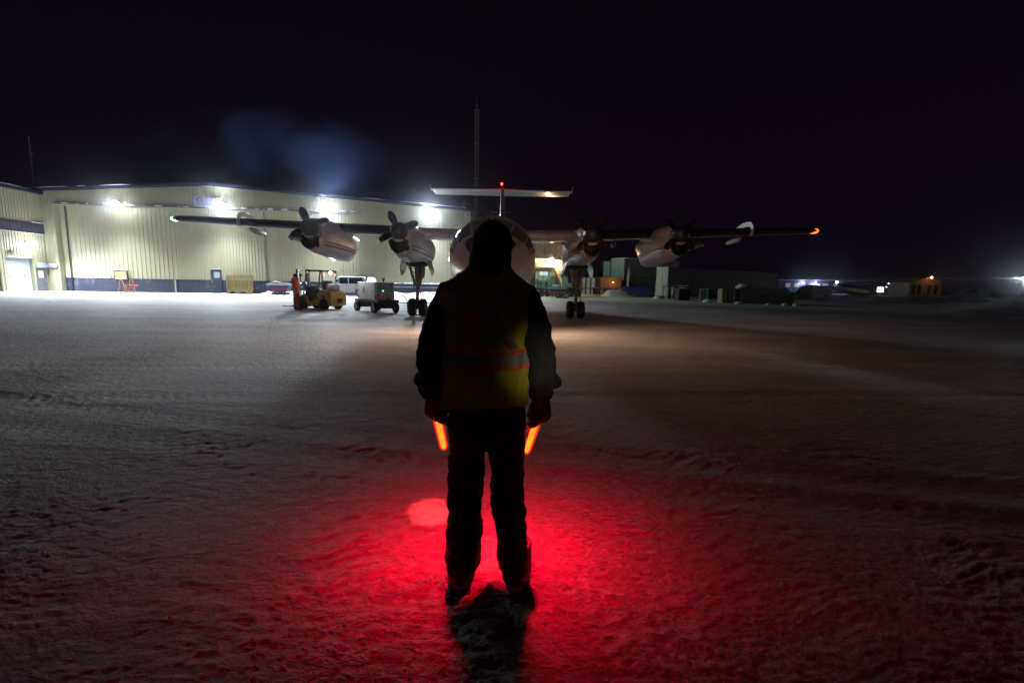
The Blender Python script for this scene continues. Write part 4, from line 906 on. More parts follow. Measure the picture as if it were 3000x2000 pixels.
wl = MB().box(.66, .74, -.09, .09, 1.84, 1.98).build('work_or_fill_lamp', DARKMET, og); MB().ell((.75, -.0, 1.91), (.03, .085, .07), 14, 8).build('lens', FLOODLENS, wl, smooth=True)
lamp('work_beam', 'SPOT', (.80, 0, 1.91), 260, (.9, .95, 1), wl, .05, (1.0, -.35, -.22), 120, .8)
for y, in ((-.36,), (.36,)): MB().ell((.69, y, 1.80), (.03, .045, .075), 12, 8).build('tail_lamp', mat('tail_lens', (1, .15, .08), .3, emit=(1, .14, .07), estr=4.0), og, smooth=True)
MB().ell((-.46, -.4, 1.93), (.03, .03, .035), 10, 6).build('indicator', MATS['tail_lens'], og, smooth=True)
fl = MB().box(-1.30, -1.22, -.42, -.30, 1.55, 1.7).build('front_lamp', DARKMET, og)
lamp('mast_beam', 'SPOT', (-.45, .0, 1.9), 110, (.85, .9, 1), fl, .04, (-1, 0, -.35), 120, .6)

# ------------------------------------------------------------------ ground power unit
CARTW = mat('cart_white', (.55, .53, .52), .45, var=.06, dirt=(.3, .26, .24), dirt_amt=.5, dscale=3)
gp_ = thing('ground_power_unit', 'white boxy ground power cart with a black letter A and red triangle on its end', 'power cart', (-6.82, 22.78, 0), radians(-48.4))
# local x: tow end -x, rear +x ; near side -y
for x in (-.98, .98):
    for y in (-.56, .56): wheel(gp_, x, y, .25, .15, mat('dull_white_rim', (.42, .42, .38), .5), .55)
MB().box(-1.3, 1.35, -.55, .55, .50, .64).box(-1.1, 1.1, -.42, .42, .28, .50).box(-1.2, -.75, -.3, .3, .22, .4).build('chassis', DARKMET, gp_, bev=.012)
MB().tube([(-.98, -.5, .25), (-.98, .5, .25)], .04, 8).tube([(.98, -.5, .25), (.98, .5, .25)], .04, 8).build('axle', DARKMET, gp_)
hb = MB().box(-1.02, .98, -.5, .5, .645, 1.48).build('housing', CARTW, gp_, bev=.02)
ep = MB().box(.985, 1.02, -.46, .46, .42, 1.46).build('end_panel', mat('panel_grey_white', (.52, .54, .52), .4), gp_, bev=.01)
MB().box(1.021, 1.026, -.40, .40, .98, 1.42).build('instrument_panel', mat('panel_green_grey', (.26, .31, .28), .5), ep)
for (y, z, r) in ((-.22, 1.34, .035), (-.30, 1.25, .025), (-.20, 1.24, .028), (-.10, 1.28, .03), (-.02, 1.24, .025), (-.25, 1.15, .025), (-.14, 1.16, .028), (.1, 1.2, .02), (-.34, 1.13, .02)):
    MB().at((1.027, y, z)).lathe([(.001, 0), (r, 0), (r, .012), (.001, .012)], 16, 'X').build('gauge', DARKMET, ep)
MB().ell((1.04, -.12, 1.06), (.012, .03, .018), 10, 6).build('pilot_lamp', mat('lens_cyan', (.1, 1, .85), .3, emit=(.1, 1, .8), estr=8), ep)
MB().box(1.022, 1.027, .28, .34, 1.28, 1.38).build('blue_label', NAVY, ep)
MB().at((1.03, .12, .42), rz=0).add([(0, -.2, -.10), (0, .2, -.10), (0, .24, 0), (0, .06, .34), (0, -.06, .34), (0, -.24, 0), (.01, -.2, -.10), (.01, .2, -.10), (.01, .24, 0), (.01, .06, .34), (.01, -.06, .34), (.01, -.24, 0)], [(0, 1, 2, 3, 4, 5), (6, 7, 8, 9, 10, 11), (0, 1, 7, 6), (1, 2, 8, 7), (2, 3, 9, 8), (3, 4, 10, 9), (4, 5, 11, 10), (5, 0, 6, 11)]).build('red_triangle', mat('slow_triangle', (.6, .04, .03), .5, emit=(1, .05, .03), estr=.03), ep)  # faint red glow put into the triangle, which is no lamp
for (z0, z1) in ((.80, .92), (.56, .68)): MB().box(1.021, 1.025, -.40, -.28, z0, z1).build('warning_label', RED, ep)
text('Power', .12, (1.024, .12, .84), (pi / 2, 0, pi / 2), DARKMET, ep, ext=.002, shear=.3)
text('A', .34, (-.33, -.505, .98), (pi / 2, 0, 0), mat('logo_plum', (.05, .02, .05), .5), hb, ext=.003, offset=.008, shear=.35)
MB().box(-.52, -.16, -.506, -.502, .93, .945).build('logo_underline', MATS['logo_plum'], hb)
MB().box(-.02, -.01, -.505, -.501, .66, 1.46).box(.85, .86, -.505, -.501, .66, 1.46).box(-.95, -.94, -.505, -.501, .66, 1.46).build('door_seam', DARKMET, hb)
for x in (-.88, .80):
    for z in (.8, 1.05, 1.3): MB().box(x - .02, x + .02, -.515, -.501, z - .03, z + .03).build('latch', DARKMET, hb)
MB().box(.2, .45, -.51, -.501, 1.40, 1.45).box(.5, .6, -.52, -.49, .6, .68).build('name_plate', GREYMET, hb)
MB().box(-1.0, -.9, -.506, -.5, 1.40, 1.45).build('marker', RED, hb)
MB().at((.85, .0, 1.48)).lathe([(.04, 0), (.04, .1), (.075, .12), (.08, .17), (.05, .19), (.001, .19)], 16, 'Z').build('exhaust_stack', DARKMET, gp_, smooth='auto')
MB().box(1.355, 1.365, .3, .5, .50, .64).build('rear_marker', RED, gp_)
MB().tube([(-1.2, -.2, .42), (-1.55, 0, .40), (-2.02, .05, .5)], .035, 8).tube([(-1.2, .2, .42), (-1.55, 0, .40)], .035, 8).build('tow_bar', DARKMET, gp_)
c0 = gp_.matrix_basis @ Vector((1.1, .45, .85)); 
cb_ = MB().tube([(-5.55, 22.4, .80), (-5.3, 22.2, .82), (-5.08, 21.9, .70), (-4.98, 21.6, .42), (-4.93, 21.35, .12), (-4.75, 21.1, .03), (-4.2, 20.9, .02), (-3.4, 20.6, .02), (-2.6, 20.1, .02), (-2.2, 19.4, .3), (-1.95, 18.6, 1.2)], .025, 8).build('power_cable', BLACKRUB, smooth=True)
tag(cb_, 'black power cable looping from the white cart down to the snow beside the left wheels', 'cable')
cb2 = MB().tube([(-8.9, 33, .03), (-7.5, 32, .03), (-6.5, 33.5, .03), (-5, 32.5, .04), (-3.8, 33.6, .03), (-2.9, 32.4, .03)], .03, 6).build('loose_cable', BLACKRUB, smooth=True)
tag(cb2, 'dark loose cable lying on the bright snow behind the left landing gear', 'cable')

# ------------------------------------------------------------------ white sport utility pickup by the hangar
pk = thing('parked_suv', 'white utility vehicle with dark windows parked by the hangar behind the power cart', 'car', (-16.1, 45.4, 0), radians(-14))
# local: front -x, near side -y
prof_ = [(-2.55, .55), (-2.6, .85), (-2.45, 1.08), (-1.35, 1.18), (-.75, 1.86), (-.35, 1.94), (2.0, 1.92), (2.3, 1.75), (2.45, 1.15), (2.5, .6), (2.3, .38), (1.95, .38), (1.9, .6), (1.75, .8), (1.5, .88), (1.25, .8), (1.1, .6), (1.05, .36), (-1.15, .36), (-1.2, .6), (-1.35, .8), (-1.6, .88), (-1.85, .8), (-2.0, .6), (-2.05, .38), (-2.4, .38)]
b_ = MB().prism(prof_, -.93, .93).build('body', WHITE, pk, bev=.07)
for s2 in (-1, 1):
    MB().prism([(-.68, 1.22), (-1.18, 1.22), (-.70, 1.72)], s2 * .935 - .004, s2 * .935 + .004).build('quarter_window', GLASSD, pk)
    MB().prism([(-.60, 1.22), (-.60, 1.80), (.35, 1.80), (.35, 1.22)], s2 * .935 - .004, s2 * .935 + .004).build('side_window', GLASSD, pk)
    MB().prism([(.45, 1.22), (.45, 1.80), (1.9, 1.80), (2.15, 1.22)], s2 * .935 - .004, s2 * .935 + .004).build('side_window', GLASSD, pk)
    MB().box(-.80, -.62, s2 * 1.0 - .08, s2 * 1.0 + .08, 1.2, 1.36).build('mirror', WHITE, pk, bev=.02)
    MB().box(-2.3, 2.35, s2 * .94 - .01, s2 * .94 + .01, .72, .80).build('side_moulding', mat('light_trim', (.6, .6, .62), .4), pk)
    for x in (-1.6, 1.5): wheel(pk, x, s2 * .82, .40, .24, GREYMET, .62)
    MB().prism([(2.1, 1.55), (2.3, 1.55), (2.44, 1.1), (2.3, 1.1)], s2 * .94 - .006, s2 * .94 + .006).build('tail_lamp', RED, pk)
MB().at((-1.04, 0, 1.52), ry=radians(-47.6)).box(-.43, .43, -.82, .82, .02, .028).build('windscreen', GLASSD, pk)
MB().box(-2.63, -2.58, -.7, .7, .6, .86).build('grille', DARKMET, pk); MB().box(-2.68, -2.5, -.95, .95, .4, .56).box(2.45, 2.62, -.95, .95, .4, .56).build('bumper', GREYMET, pk, bev=.03)
MB().box(-.4, 2.0, -.75, -.7, 1.96, 2.02).box(-.4, 2.0, .7, .75, 1.96, 2.02).box(1.9, 2.05, -.8, .8, 1.96, 2.03).build('roof_rack', DARKMET, pk)
MB().at((2.35, -.85, 1.85)).ell((0, 0, 0), (.12, .08, .14), 10, 8).box(-.05, .05, -.04, .04, -.2, 0).build('spot_lamp', DARKMET, pk)
MB().ell((-1.8, 0, 1.14), (.45, .7, .05), 14, 5).build('snow_cap', SNOW, pk, smooth=True)

# ------------------------------------------------------------------ yellow mesh cage, heater carts, orange steps
YEL2 = mat('cage_yellow', (.38, .31, .12), .5, dirt=(.2, .14, .05), dirt_amt=.5)
cg = thing('mesh_cage', 'yellow wire mesh work cage on a pallet base against the hangar', 'cage', (-28.3, 45.3, .03), radians(4))
W_, D_, H_ = 2.05, .85, 1.83
m_ = MB()
for x in (0, .68, 1.36, W_):
    for y in (0, D_):
        m_.box(x - .03, x + .03, y - .03, y + .03, .3, H_)
for z in (.33, H_ - .04, 1.1):
    m_.box(0, W_, -.025, .025, z - .025, z + .025).box(0, W_, D_ - .025, D_ + .025, z - .025, z + .025).box(-.025, .025, 0, D_, z - .025, z + .025).box(W_ - .025, W_ + .025, 0, D_, z - .025, z + .025)
m_.build('frame', YEL2, cg)
m_ = MB()
for k in range(1, 41):
    x = W_ * k / 41
    for y in (0, D_): m_.box(x - .005, x + .005, y - .005, y + .005, .33, H_ - .04)
for k in range(1, 17):
    y = D_ * k / 17
    for x in (0, W_): m_.box(x - .005, x + .005, y - .005, y + .005, .33, H_ - .04)
for k in range(1, 30):
    z = .33 + 1.46 * k / 30; m_.box(0, W_, -.008, -.004, z - .004, z + .004).box(W_ + .004, W_ + .008, 0, D_, z - .004, z + .004)
m_.build('wire_mesh', YEL2, cg)
MB().box(0, W_, 0, D_, .20, .30).box(0, .25, 0, D_, 0, .2).box(.75, 1.25, 0, D_, 0, .2).box(W_ - .25, W_, 0, D_, 0, .2).build('fork_pocket_base', YEL2, cg, bev=.01)
MB().box(1.42, 1.5, -.05, -.03, 1.62, 1.72).build('lock', DARKMET, cg)
MAG = mat('magenta_steel', (.13, .02, .06), .5, dirt=(.05, .02, .03), dirt_amt=.5); DUCT = mat('grey_duct_fabric', (.08, .085, .12), .8, var=.3, vscale=12, bump=.5)
def heater(loc, rz, label, group, sc=1.0):
    h = thing('heater_cart', label, 'heater cart', loc, rz, group); h.scale = (sc, sc, sc)
    m_ = MB().prism([(-.95, .72), (.95, .72), (.85, .36), (.4, .30), (-.6, .30), (-1.0, .42)], -.5, .5).build('base_frame', MAG, h, bev=.02)
    wheel(h, .0, -.5, .25, .14, GREYMET, .5); wheel(h, .0, .5, .25, .14, GREYMET, .5); wheel(h, .52, -.45, .22, .14, GREYMET, .5)
    MB().box(-.75, -.70, -.03, .03, 0, .4).box(-.8, -.6, -.06, .06, 0, .03).build('stand', DARKMET, h)
    d = MB()
    rr = []
    for i in range(60):
        x = -1.15 + 2.4 * i / 59; e = min(1, (i + 2) / 9, (62 - i) / 9); r = (.30 + (.02 if i % 2 else -.012)) * e ** .5
        rr.append([(x, .50 * e ** .5 * cos(2 * pi * k / 20) * .9, .93 + r * sin(2 * pi * k / 20) * .8) for k in range(20)])
    d.loft(rr).build('air_duct', DUCT, h, smooth=True)
    MB().box(-.7, .1, -.3, .3, 1.12, 1.28).box(.2, .8, -.28, .3, 1.1, 1.22).build('engine_box', mat('olive_grey', (.28, .27, .2), .5), h, bev=.03)
    MB().tube([(-.9, 0, 1.0), (-1.2, -.1, 1.08), (-1.5, -.05, .95), (-1.55, 0, .88)], .05, 8).tube([(.6, -.2, 1.2), (.75, -.2, 1.38), (.9, -.2, 1.2)], .04, 8).build('hose', DARKMET, h, smooth=True)
    MB().ell((-.3, 0, 1.30), (.35, .25, .04), 12, 5).build('snow_cap', SNOW, h, smooth=True)
    return h
heater((-23.2, 45.5, 0), radians(4), 'grey ribbed duct heater on a magenta trailer by the hangar base', 'duct heater trailers')
h2 = heater((5.15, 51.0, 0), radians(-20), 'dark duct heater trailer standing in shade before the lit shed', 'duct heater trailers', 1.08)
MB().tube([(.5, -.45, 1.0), (1.0, -.5, .9), (1.35, -.5, .55), (1.1, -.5, .2), (.6, -.5, .1)], .15, 12).build('drooping_duct', BLACKRUB, h2, smooth=True)
ORP = mat('orange_steel', (.75, .20, .05), .5, dirt=(.4, .15, .08), dirt_amt=.4)
ld = thing('step_trolley', 'small orange step trolley with tall hoop handrails by the lit window', 'steps', (-36.35, 43.1, 0), radians(2))
MB().prism([(0, 0), (.13, 0), (.2, .75), (.07, .75)], -.3, -.26).prism([(.72, 0), (.85, 0), (.95, .75), (.78, .75)], -.3, -.26).box(.05, .9, -.3, .2, .70, .75).box(.0, .85, -.3, -.26, .0, .06).build('frame', ORP, ld)
for z in (.22, .46): MB().box(.15, .8, -.24, -.05, z, z + .03).build('step', mat('light_alloy', (.6, .6, .62), .4, .3), ld)
MB().tube([(.3, -.2, .1), (.38, -.2, .7), (.45, -.2, 1.2), (.58, -.2, 1.27), (.68, -.2, 1.2), (.8, -.2, .72)], .022, 8).build('handrail', ORP, ld, smooth=True)
MB().tube([(-.85, 0, .0), (-.72, 0, .6), (-.62, 0, 1.15), (-.5, 0, 1.24), (-.38, 0, 1.12), (-.2, 0, .5), (-.15, 0, .05), (.1, -.05, .03)], .022, 8).build('handrail', ORP, ld, smooth=True)
for x in (.05, .85): MB().at((x, -.28, .05)).lathe([(.001, -.02), (.05, -.02), (.05, .02), (.001, .02)], 14).build('castor', BLACKRUB, ld)

# ------------------------------------------------------------------ yard and buildings beyond the aircraft
CONT_G = mat('container_grey_green', (.34, .40, .37), .6, dirt=(.10, .09, .07), dirt_amt=.6, dscale=.8); CONT_B = mat('container_brown', (.16, .13, .09), .6, dirt=(.3, .3, .3), dirt_amt=.5, dscale=1)
DARKB = mat('dark_brown_cladding', (.04, .024, .017), .7, var=.2, vscale=.8); WOODL = mat('pale_pallet_wood', (.42, .36, .22), .8, var=.2, vscale=6, bump=.4)
WOODD = mat('dark_timber', (.05, .035, .03), .85, var=.4, vscale=5, bump=.5, dirt=(.35, .34, .36), dirt_amt=.3, dscale=3); FROST = mat('frosted_steel', (.42, .46, .45), .7, var=.2, dirt=(.12, .12, .12), dirt_amt=.6, dscale=2)
def ribbed_box(mb, L, W, z0, z1, pitch=.28, d=.05):
    for (ox, oy, ang, ln) in ((0, 0, 0, L), (L, 0, pi / 2, W), (L, W, pi, L), (0, W, -pi / 2, W)):
        mb.at((ox, oy, 0), rz=ang); siding(mb, 0, ln, z0 + .12, z1 - .12, 0.03, pitch, d)
        mb.box(0, ln, 0, .06, z0, z0 + .12).box(0, ln, 0, .06, z1 - .12, z1).box(-.02, .1, -.02, .1, z0, z1)
    mb.at(); mb.box(0, L, 0, W, z1 - .04, z1 - .01); return mb
def container(loc, rz, L, z0, material, label, W=2.44, H=2.6, snow=True):
    c = thing('shipping_container', label, 'shipping container', loc, rz, 'shipping containers stacked in the yard')
    MB_ = ribbed_box(MB(), L, W, 0, H); MB_.build('shell', material, c)
    m_ = MB()
    for y in (.25, .85, 1.6, 2.2):
        if y < W - .1: m_.tube([(-.06, y, .15), (-.06, y, H - .15)], .02, 6)
    m_.box(-.03, -.01, .12, W - .12, .14, H - .14); m_.build('door', FROST, c)
    if snow:
        rr = []
        for i in range(14): x = L * i / 13; h = random.uniform(.10, .22); rr.append([(x, -.08, H), (x, .02, H + h), (x, W - .05, H + h), (x, W + .05, H)])
        MB().loft(rr, True, False).build('snow_cap', SNOW, c, smooth=True)
    c.location.z = z0; return c
a35 = radians(34)
container((15.5, 64.5, 0), a35, 12.2, 2.62, CONT_G, 'grey green container on top of the stack, its frosted end facing the camera')
container((15.5, 64.5, 0), a35, 12.2, 0, CONT_G, 'lower grey green container under the frosted one, behind the blue tarpaulin', snow=False)
ox, oy = 15.5 - 2.55 * sin(a35), 64.5 + 2.55 * cos(a35)
container((ox, oy, 0), a35, 6.1, 2.62, CONT_B, 'upper brownish container at the left edge of the stack', H=2.4, snow=False)
container((ox, oy, 0), a35, 6.1, 0, CONT_B, 'lower brownish container at the left edge of the stack', snow=False)
lg = thing('storage_trailer', 'very long low dark green storage trailer with a white frosted end', 'trailer', (18.95, 56.2, 0), atan2(16.8, 23.0))
DKG = mat('dark_green_panel', (.11, .12, .10), .65, var=.15, vscale=1)
ribbed_box(MB(), 28.4, 1.7, .55, 3.85, .5, .02).build('shell', DKG, lg)
MB().box(-.06, -.0, .0, 1.7, .45, 3.86).box(-.10, -.06, .1, .5, .5, 3.8).box(-.1, -.06, .8, 1.15, .5, 3.8).box(-.12, 0, -.05, 1.75, .3, .62).build('end_door', FROST, lg, bev=.01)
for x in (1.5, 14, 27): MB().box(x, x + .4, .1, 1.6, 0, .5).build('support', DARKMET, lg)

shed = thing('entrance_porch', 'cream porch block with window, brightly lit by the warm lamp on top', 'building', (2.95, 60.2, 0), radians(-2))
CREAM = mat('cream_cladding', (.62, .50, .38), .6, var=.05)
m_ = MB(); siding(m_, 0, 3.45, 2.1, lambda x: 4.85 - .07 * x, 0, .2, .03); m_.box(0, 3.45, .01, 2.5, 0, 4.6); m_.build('wall', CREAM, shed)
cn = MB().box(-1.3, 2.4, -.9, 0, 3.55, 3.72).box(2.1, 2.4, -.88, -.6, .2, 3.55).build('canopy', CREAM, shed)
w_ = MB().box(.45, 1.65, -.05, -.01, 2.55, 3.15).build('window', GREYMET, shed); MB().box(.5, 1.6, -.07, -.051, 2.6, 3.1).build('pane', mat('pale_window', (.5, .6, .65), .3, emit=(.75, .9, 1), estr=.55, var=.4, vscale=3), w_)
for x in (.3, 1.0, 1.75, 2.6, 3.0, 3.4): MB().box(x - .015, x + .015, -.98, -.95, 1.4, 3.1).build('railing_post', DARKMET, shed)
MB().box(-.2, 3.45, -.98, -.95, 3.08, 3.12).build('railing', DARKMET, shed)
lp_ = MB().box(1.85, 2.15, -.25, 0, 4.75, 4.9).build('wall_lamp', DARKMET, shed); MB().ell((2.0, -.3, 4.75), (.2, .12, .14), 12, 8).build('lens', mat('lamp_lens_sodium', (1, .8, .5), .3, emit=(1, .80, .5), estr=60), lp_, smooth=True)
lamp('sodium_beam', 'POINT', (2.0, -.75, 4.6), 950, (1, .62, .33), lp_, .15)
bb2 = thing('dark_warehouse', 'tall dark brown warehouse looming behind the lit cream porch', 'building', (-4, 63, 0), radians(-3))
m_ = MB(); siding(m_, 0, 12.2, 0, lambda x: 7.1 - .12 * max(0, x - 9), 0, .5, .05); m_.box(0, 12.2, .02, 14, 0, 6.6); m_.build('wall', DARKB, bb2); MB().add([(-.3, -.3, 7.15), (9, -.3, 7.15), (12.5, -.3, 6.75), (12.5, 14, 6.75), (9, 14, 7.15), (-.3, 14, 7.15)], [(0, 1, 4, 5), (1, 2, 3, 4)]).build('roof', TRIM, bb2)
lowb = thing('low_shed', 'low orange lit shed wall with white upright strips beyond the right landing gear', 'building', (9.1, 62.5, 0), radians(-2))
m_ = MB(); siding(m_, 0, 5.6, 0, 2.55, 0, .25, .03); m_.box(0, 5.6, .02, 4, 0, 2.5); m_.build('wall', mat('orange_tan', (.26, .14, .08), .7), lowb)
for x in (.3, .95, 1.6): MB().box(x, x + .4, -.08, -.045, .2, 2.45).build('pale_strip', mat('pale_strip', (.5, .5, .55), .6), lowb)
MB().box(2.1, 2.6, -.12, -.045, 0, 2.5).build('dark_doorway', DARKMET, lowb)
l2 = MB().box(4.3, 4.6, -.15, -.04, 1.95, 2.02).build('wall_lamp', DARKMET, lowb); MB().ell((4.45, -.17, 1.92), (.12, .06, .05), 10, 6).build('lens', mat('lens_orange', (1, .4, .1), .3, emit=(1, .4, .08), estr=9), l2)
lamp('orange_beam', 'POINT', (4.2, -1.0, 1.9), 22, (1, .42, .15), l2, .1)
fb = thing('loaded_flatbed', 'dark green flatbed piled with frosted machinery below the cream porch', 'flatbed trailer', (2.6, 56.5, 0), radians(-3))
GRN = mat('dull_green_machinery', (.10, .16, .14), .7, var=.4, vscale=3, bump=.5, dirt=(.4, .42, .42), dirt_amt=.4, dscale=2)
random.seed(12)
MB().box(0, 6.2, 0, 2.2, .95, 1.15).box(.2, 6, .2, 2, .7, .95).build('deck', GRN, fb, bev=.02)
for k in range(9):
    x = .1 + k * .66; h = random.uniform(.4, 1.35); MB().at((x, random.uniform(0, .8), 1.16), rz=random.uniform(-.15, .15)).box(0, random.uniform(.5, .75), 0, random.uniform(.7, 1.2), 0, h).tube([(.1, .1, h), (.3, .3, h + .1), (.6, .1, h * .5)], .06, 6).build('machine_block', GRN, fb, bev=.05)
for x in (.9, 1.7, 4.6, 5.4): wheel(fb, x, .1, .42, .26, DARKMET, .5)
def junk_box(x0, x1, y, z1, material, name, label, cat, dep=1.0, rz=0.0, bev=.02):
    t = thing(name, label, cat, (x0, y, 0), rz); L = x1 - x0
    m_ = MB()
    for k in range(int(z1 / .16)): m_.box(0, L, 0, dep, k * .16 + .008, k * .16 + .15)
    m_.build('boards', material, t)
    MB().box(-.03, .06, -.03, dep + .03, 0, z1).box(L - .06, L + .03, -.03, dep + .03, 0, z1).box(L / 2 - .05, L / 2 + .05, -.03, dep + .03, 0, z1).build('corner_post', material, t); return t
junk_box(12.3, 14.0, 61.6, 1.25, WOODD, 'timber_crate', 'dark timber crate beside the snow heap left of the blue tarpaulin', 'crate')
junk_box(19.45, 20.35, 46.8, 1.35, WOODD, 'timber_crate', 'dark brown crate standing between the glazed door and the pale pallets', 'crate')
junk_box(17.9, 19.0, 49.2, 1.3, WOODD, 'timber_crate', 'dark crate behind the glazed door among the steel racks', 'crate', 1.3)
tp = thing('tarpaulin_bundle', 'long cargo bundle wrapped in dark blue tarpaulin below the containers', 'bundle', (14.55, 61.6, 0), radians(-8))
rr = []; random.seed(3)
for i in range(22):
    x = 4.3 * i / 21; e = min(1, (i + 1.5) / 3, (22.5 - i) / 3) ** .4; h = (1.35 + random.uniform(-.08, .08)) * e
    rr.append([(x, 1.2 * (.5 + .5 * q), h * z) for q, z in ((-1, .0), (-1.05, .35), (-.95, .8), (-.6, 1.0), (0, 1.02), (.6, 1), (.95, .8), (1, 0))])
MB().loft(rr).build('tarpaulin', mat('blue_tarpaulin', (.015, .035, .16), .45, var=.4, vscale=5, bump=.8, bscale=9), tp, smooth=True)
MB().tube([(3.0, -.12, .1), (4.4, -.2, .75)], .04, 6).build('leaning_bar', mat('red_brown_bar', (.25, .08, .05), .6), tp); MB().tube([(-.5, -.1, .45), (.2, -.15, .62)], .035, 6).build('yellow_strap', LIME, tp)
pp = MB().at((15.6, 62.6, 0), ry=.03).box(-.13, .13, -.1, .1, 0, 3.4).box(-.07, .07, -.06, .06, 3.4, 3.9).build('frosted_post', FROST); tag(pp, 'upright frosted white post leaning before the container stack', 'post')
for k, (x, y, w2, lab) in enumerate(((16.9, 51.6, 1.25, 'open steel rack with frosted uprights nearest the white trailer end'), (18.1, 50.6, 1.0, 'open steel rack with frosted uprights behind the glazed door'))):
    t = thing('steel_rack', lab, 'rack', (x, y, 0), -.45, 'steel racks along the yard edge'); m_ = MB()
    for (a, b) in ((0, 0), (w2, 0), (0, .8), (w2, .8)): m_.tube([(a, b, 0), (a, b, 1.55)], .035, 6)
    m_.tube([(0, 0, 1.55), (w2, 0, 1.55), (w2, .8, 1.55), (0, .8, 1.55), (0, 0, 1.55)], .035, 6); m_.build('frame', DARKMET, t)
    MB().prism([(.25, 0), (.5, 0), (.55, 1.4), (.22, 1.4)], .1, .3).build('frosted_panel', FROST, t)
    MB().prism([(w2 - .35, 0), (w2 - .25, 0), (w2 - .1, 1.4), (w2 - .4, 1.4)], .1, .25).build('frosted_panel', FROST, t)
    for q in range(7): MB().ell((.1 + q * .16, .3, 1.58), (.10, .2, random.uniform(.02, .06)), 8, 4).build('snow_lump', SNOW, t, smooth=True)
gd = thing('glazed_door', 'pale framed glazed door leaning upright among dark crates', 'door', (18.93, 46.3, 0), -.25)
MB().box(0, .1, 0, .08, 0, 1.36).box(.66, .76, 0, .08, 0, 1.36).box(.1, .66, 0, .08, 0, .12).box(.1, .66, 0, .08, 1.26, 1.36).build('frame', mat('pale_green_frame', (.42, .46, .36), .6), gd)
MB().box(.1, .66, .03, .05, .12, 1.26).build('pane', mat('frosted_glass', (.13, .17, .21), .3, var=.5, vscale=2), gd)
for k in range(9):
    t = thing('wooden_pallet', 'pale wooden pallet, number %s up in the stack beside dark lumber' % ['one', 'two', 'three', 'four', 'five', 'six', 'seven', 'eight', 'nine'][k], 'pallet', (20.05 + random.uniform(-.03, .03), 43.9 + random.uniform(-.04, .04), k * .148), -.08, 'pallets in the pale stack')
    if k == 0:
        dk = MB()
        for q in range(7): dk.box(0, 1.15, q * .165, q * .165 + .1, .12, .142)
        pal = dk.build('deck_boards', WOODL, t); bl_ = MB()
        for x in (0, .35, .72, 1.03): bl_.box(x, x + .12, 0, 1.1, .022, .118)
        blk = bl_.build('bearer', WOODL, t); fm = MB().box(0, 1.15, 0, .1, 0, .02).box(0, 1.15, 1.0, 1.1, 0, .02).build('foot_board', WOODL, t)
    else:
        for o_ in (pal, blk, fm): c_ = o_.copy(); COL.objects.link(c_); c_.parent = t
tb = MB().box(20.1, 21.5, 43.9, 45.0, 1.345, 1.375).build('timber_board', WOODL, bev=.01); tag(tb, 'pale board laid flat on top of the pallet stack', 'board')
lum = thing('lumber_pile', 'long dark pile of lumber dusted with snow at the right of the pallets', 'lumber pile', (21.5, 43.4, 0), radians(-32))
random.seed(21)
for k in range(9):
    m_ = MB(); z = k * .17
    for q in range(6): x0 = random.uniform(-.1, .25); m_.box(x0, random.uniform(3.9, 4.5) - (.5 if k > 6 else 0), q * .2, q * .2 + .17, z + .01, z + .15)
    m_.build('plank_layer', WOODD, lum)
rr = []
for i in range(20): x = .3 + 3.8 * i / 19; rr.append([(x, -.0, 1.53), (x, .2, 1.53 + random.uniform(.02, .1)), (x, .9, 1.53 + random.uniform(.02, .12)), (x, 1.15, 1.53)])
lb = MB().ell((0, 0, 0), (.82, .6, .26), 18, 8).ell((-.1, .1, .18), (.45, .4, .16), 14, 6).build('snow_heap', mat('grey_old_snow', (.6, .63, .64), .8, bump=.8, bscale=6, dirt=(.3, .3, .3), dirt_amt=.4), smooth=True, loc=(22.6, 44.9, 1.55)); tag(lb, 'rounded heap of snow lying on the crate behind the lumber', 'snow heap')
junk_box(21.8, 23.4, 44.5, 1.32, WOODD, 'timber_crate', 'dark crate carrying a rounded heap of snow behind the lumber', 'crate', 1.0)
for (x, y, r) in ((19.4, 45.4, .32), (21.3, 43.0, .22), (23.2, 41.4, .16), (24.2, 40.6, .2), (24.9, 40.0, .22), (15.0, 57.6, .35), (17.5, 55.4, .3)):
    m_ = MB().ell((0, 0, 0), (r * 1.8, r * 1.2, r), 14, 8).ell((r, .1, 0), (r, r, r * .7), 10, 6); q_ = m_.build('snow_lump', SNOW, None, smooth=True, loc=(x, y, 0))
    lab = {19.4: 'broad snow lump in front of the pale pallet stack', 21.3: 'small snow lump at the foot of the lumber by the pallets', 23.2: 'low snow lump in front of the middle of the lumber', 24.2: 'snow lump near the right end of the lumber pile', 24.9: 'snow lump at the far right end of the lumber pile', 15.0: 'snow lump before the blue tarpaulin', 17.5: 'snow lump below the white trailer end'}[x]; tag(q_, lab, 'snow lump', 'snow lumps along the yard edge')
rl = thing('guard_rail', 'dark tubular guard rails with a boxed machine between, beyond the right gear', 'railing', (9.9, 58.5, 0), -.1)
MB().tube([(0, 0, .3), (0, 0, 1.75), (1.2, 0, 1.75), (1.2, 0, .2)], .04, 6).tube([(1.7, 0, 1.75), (2.2, 0, 1.75), (2.2, 0, .3)], .04, 6).tube([(-1.2, 0, 1.1), (2.2, 0, .95)], .05, 6).build('rail', DARKMET, rl); MB().box(.3, 1.1, .3, .9, .3, 1.2).build('machine_box', GRN, rl, bev=.03)
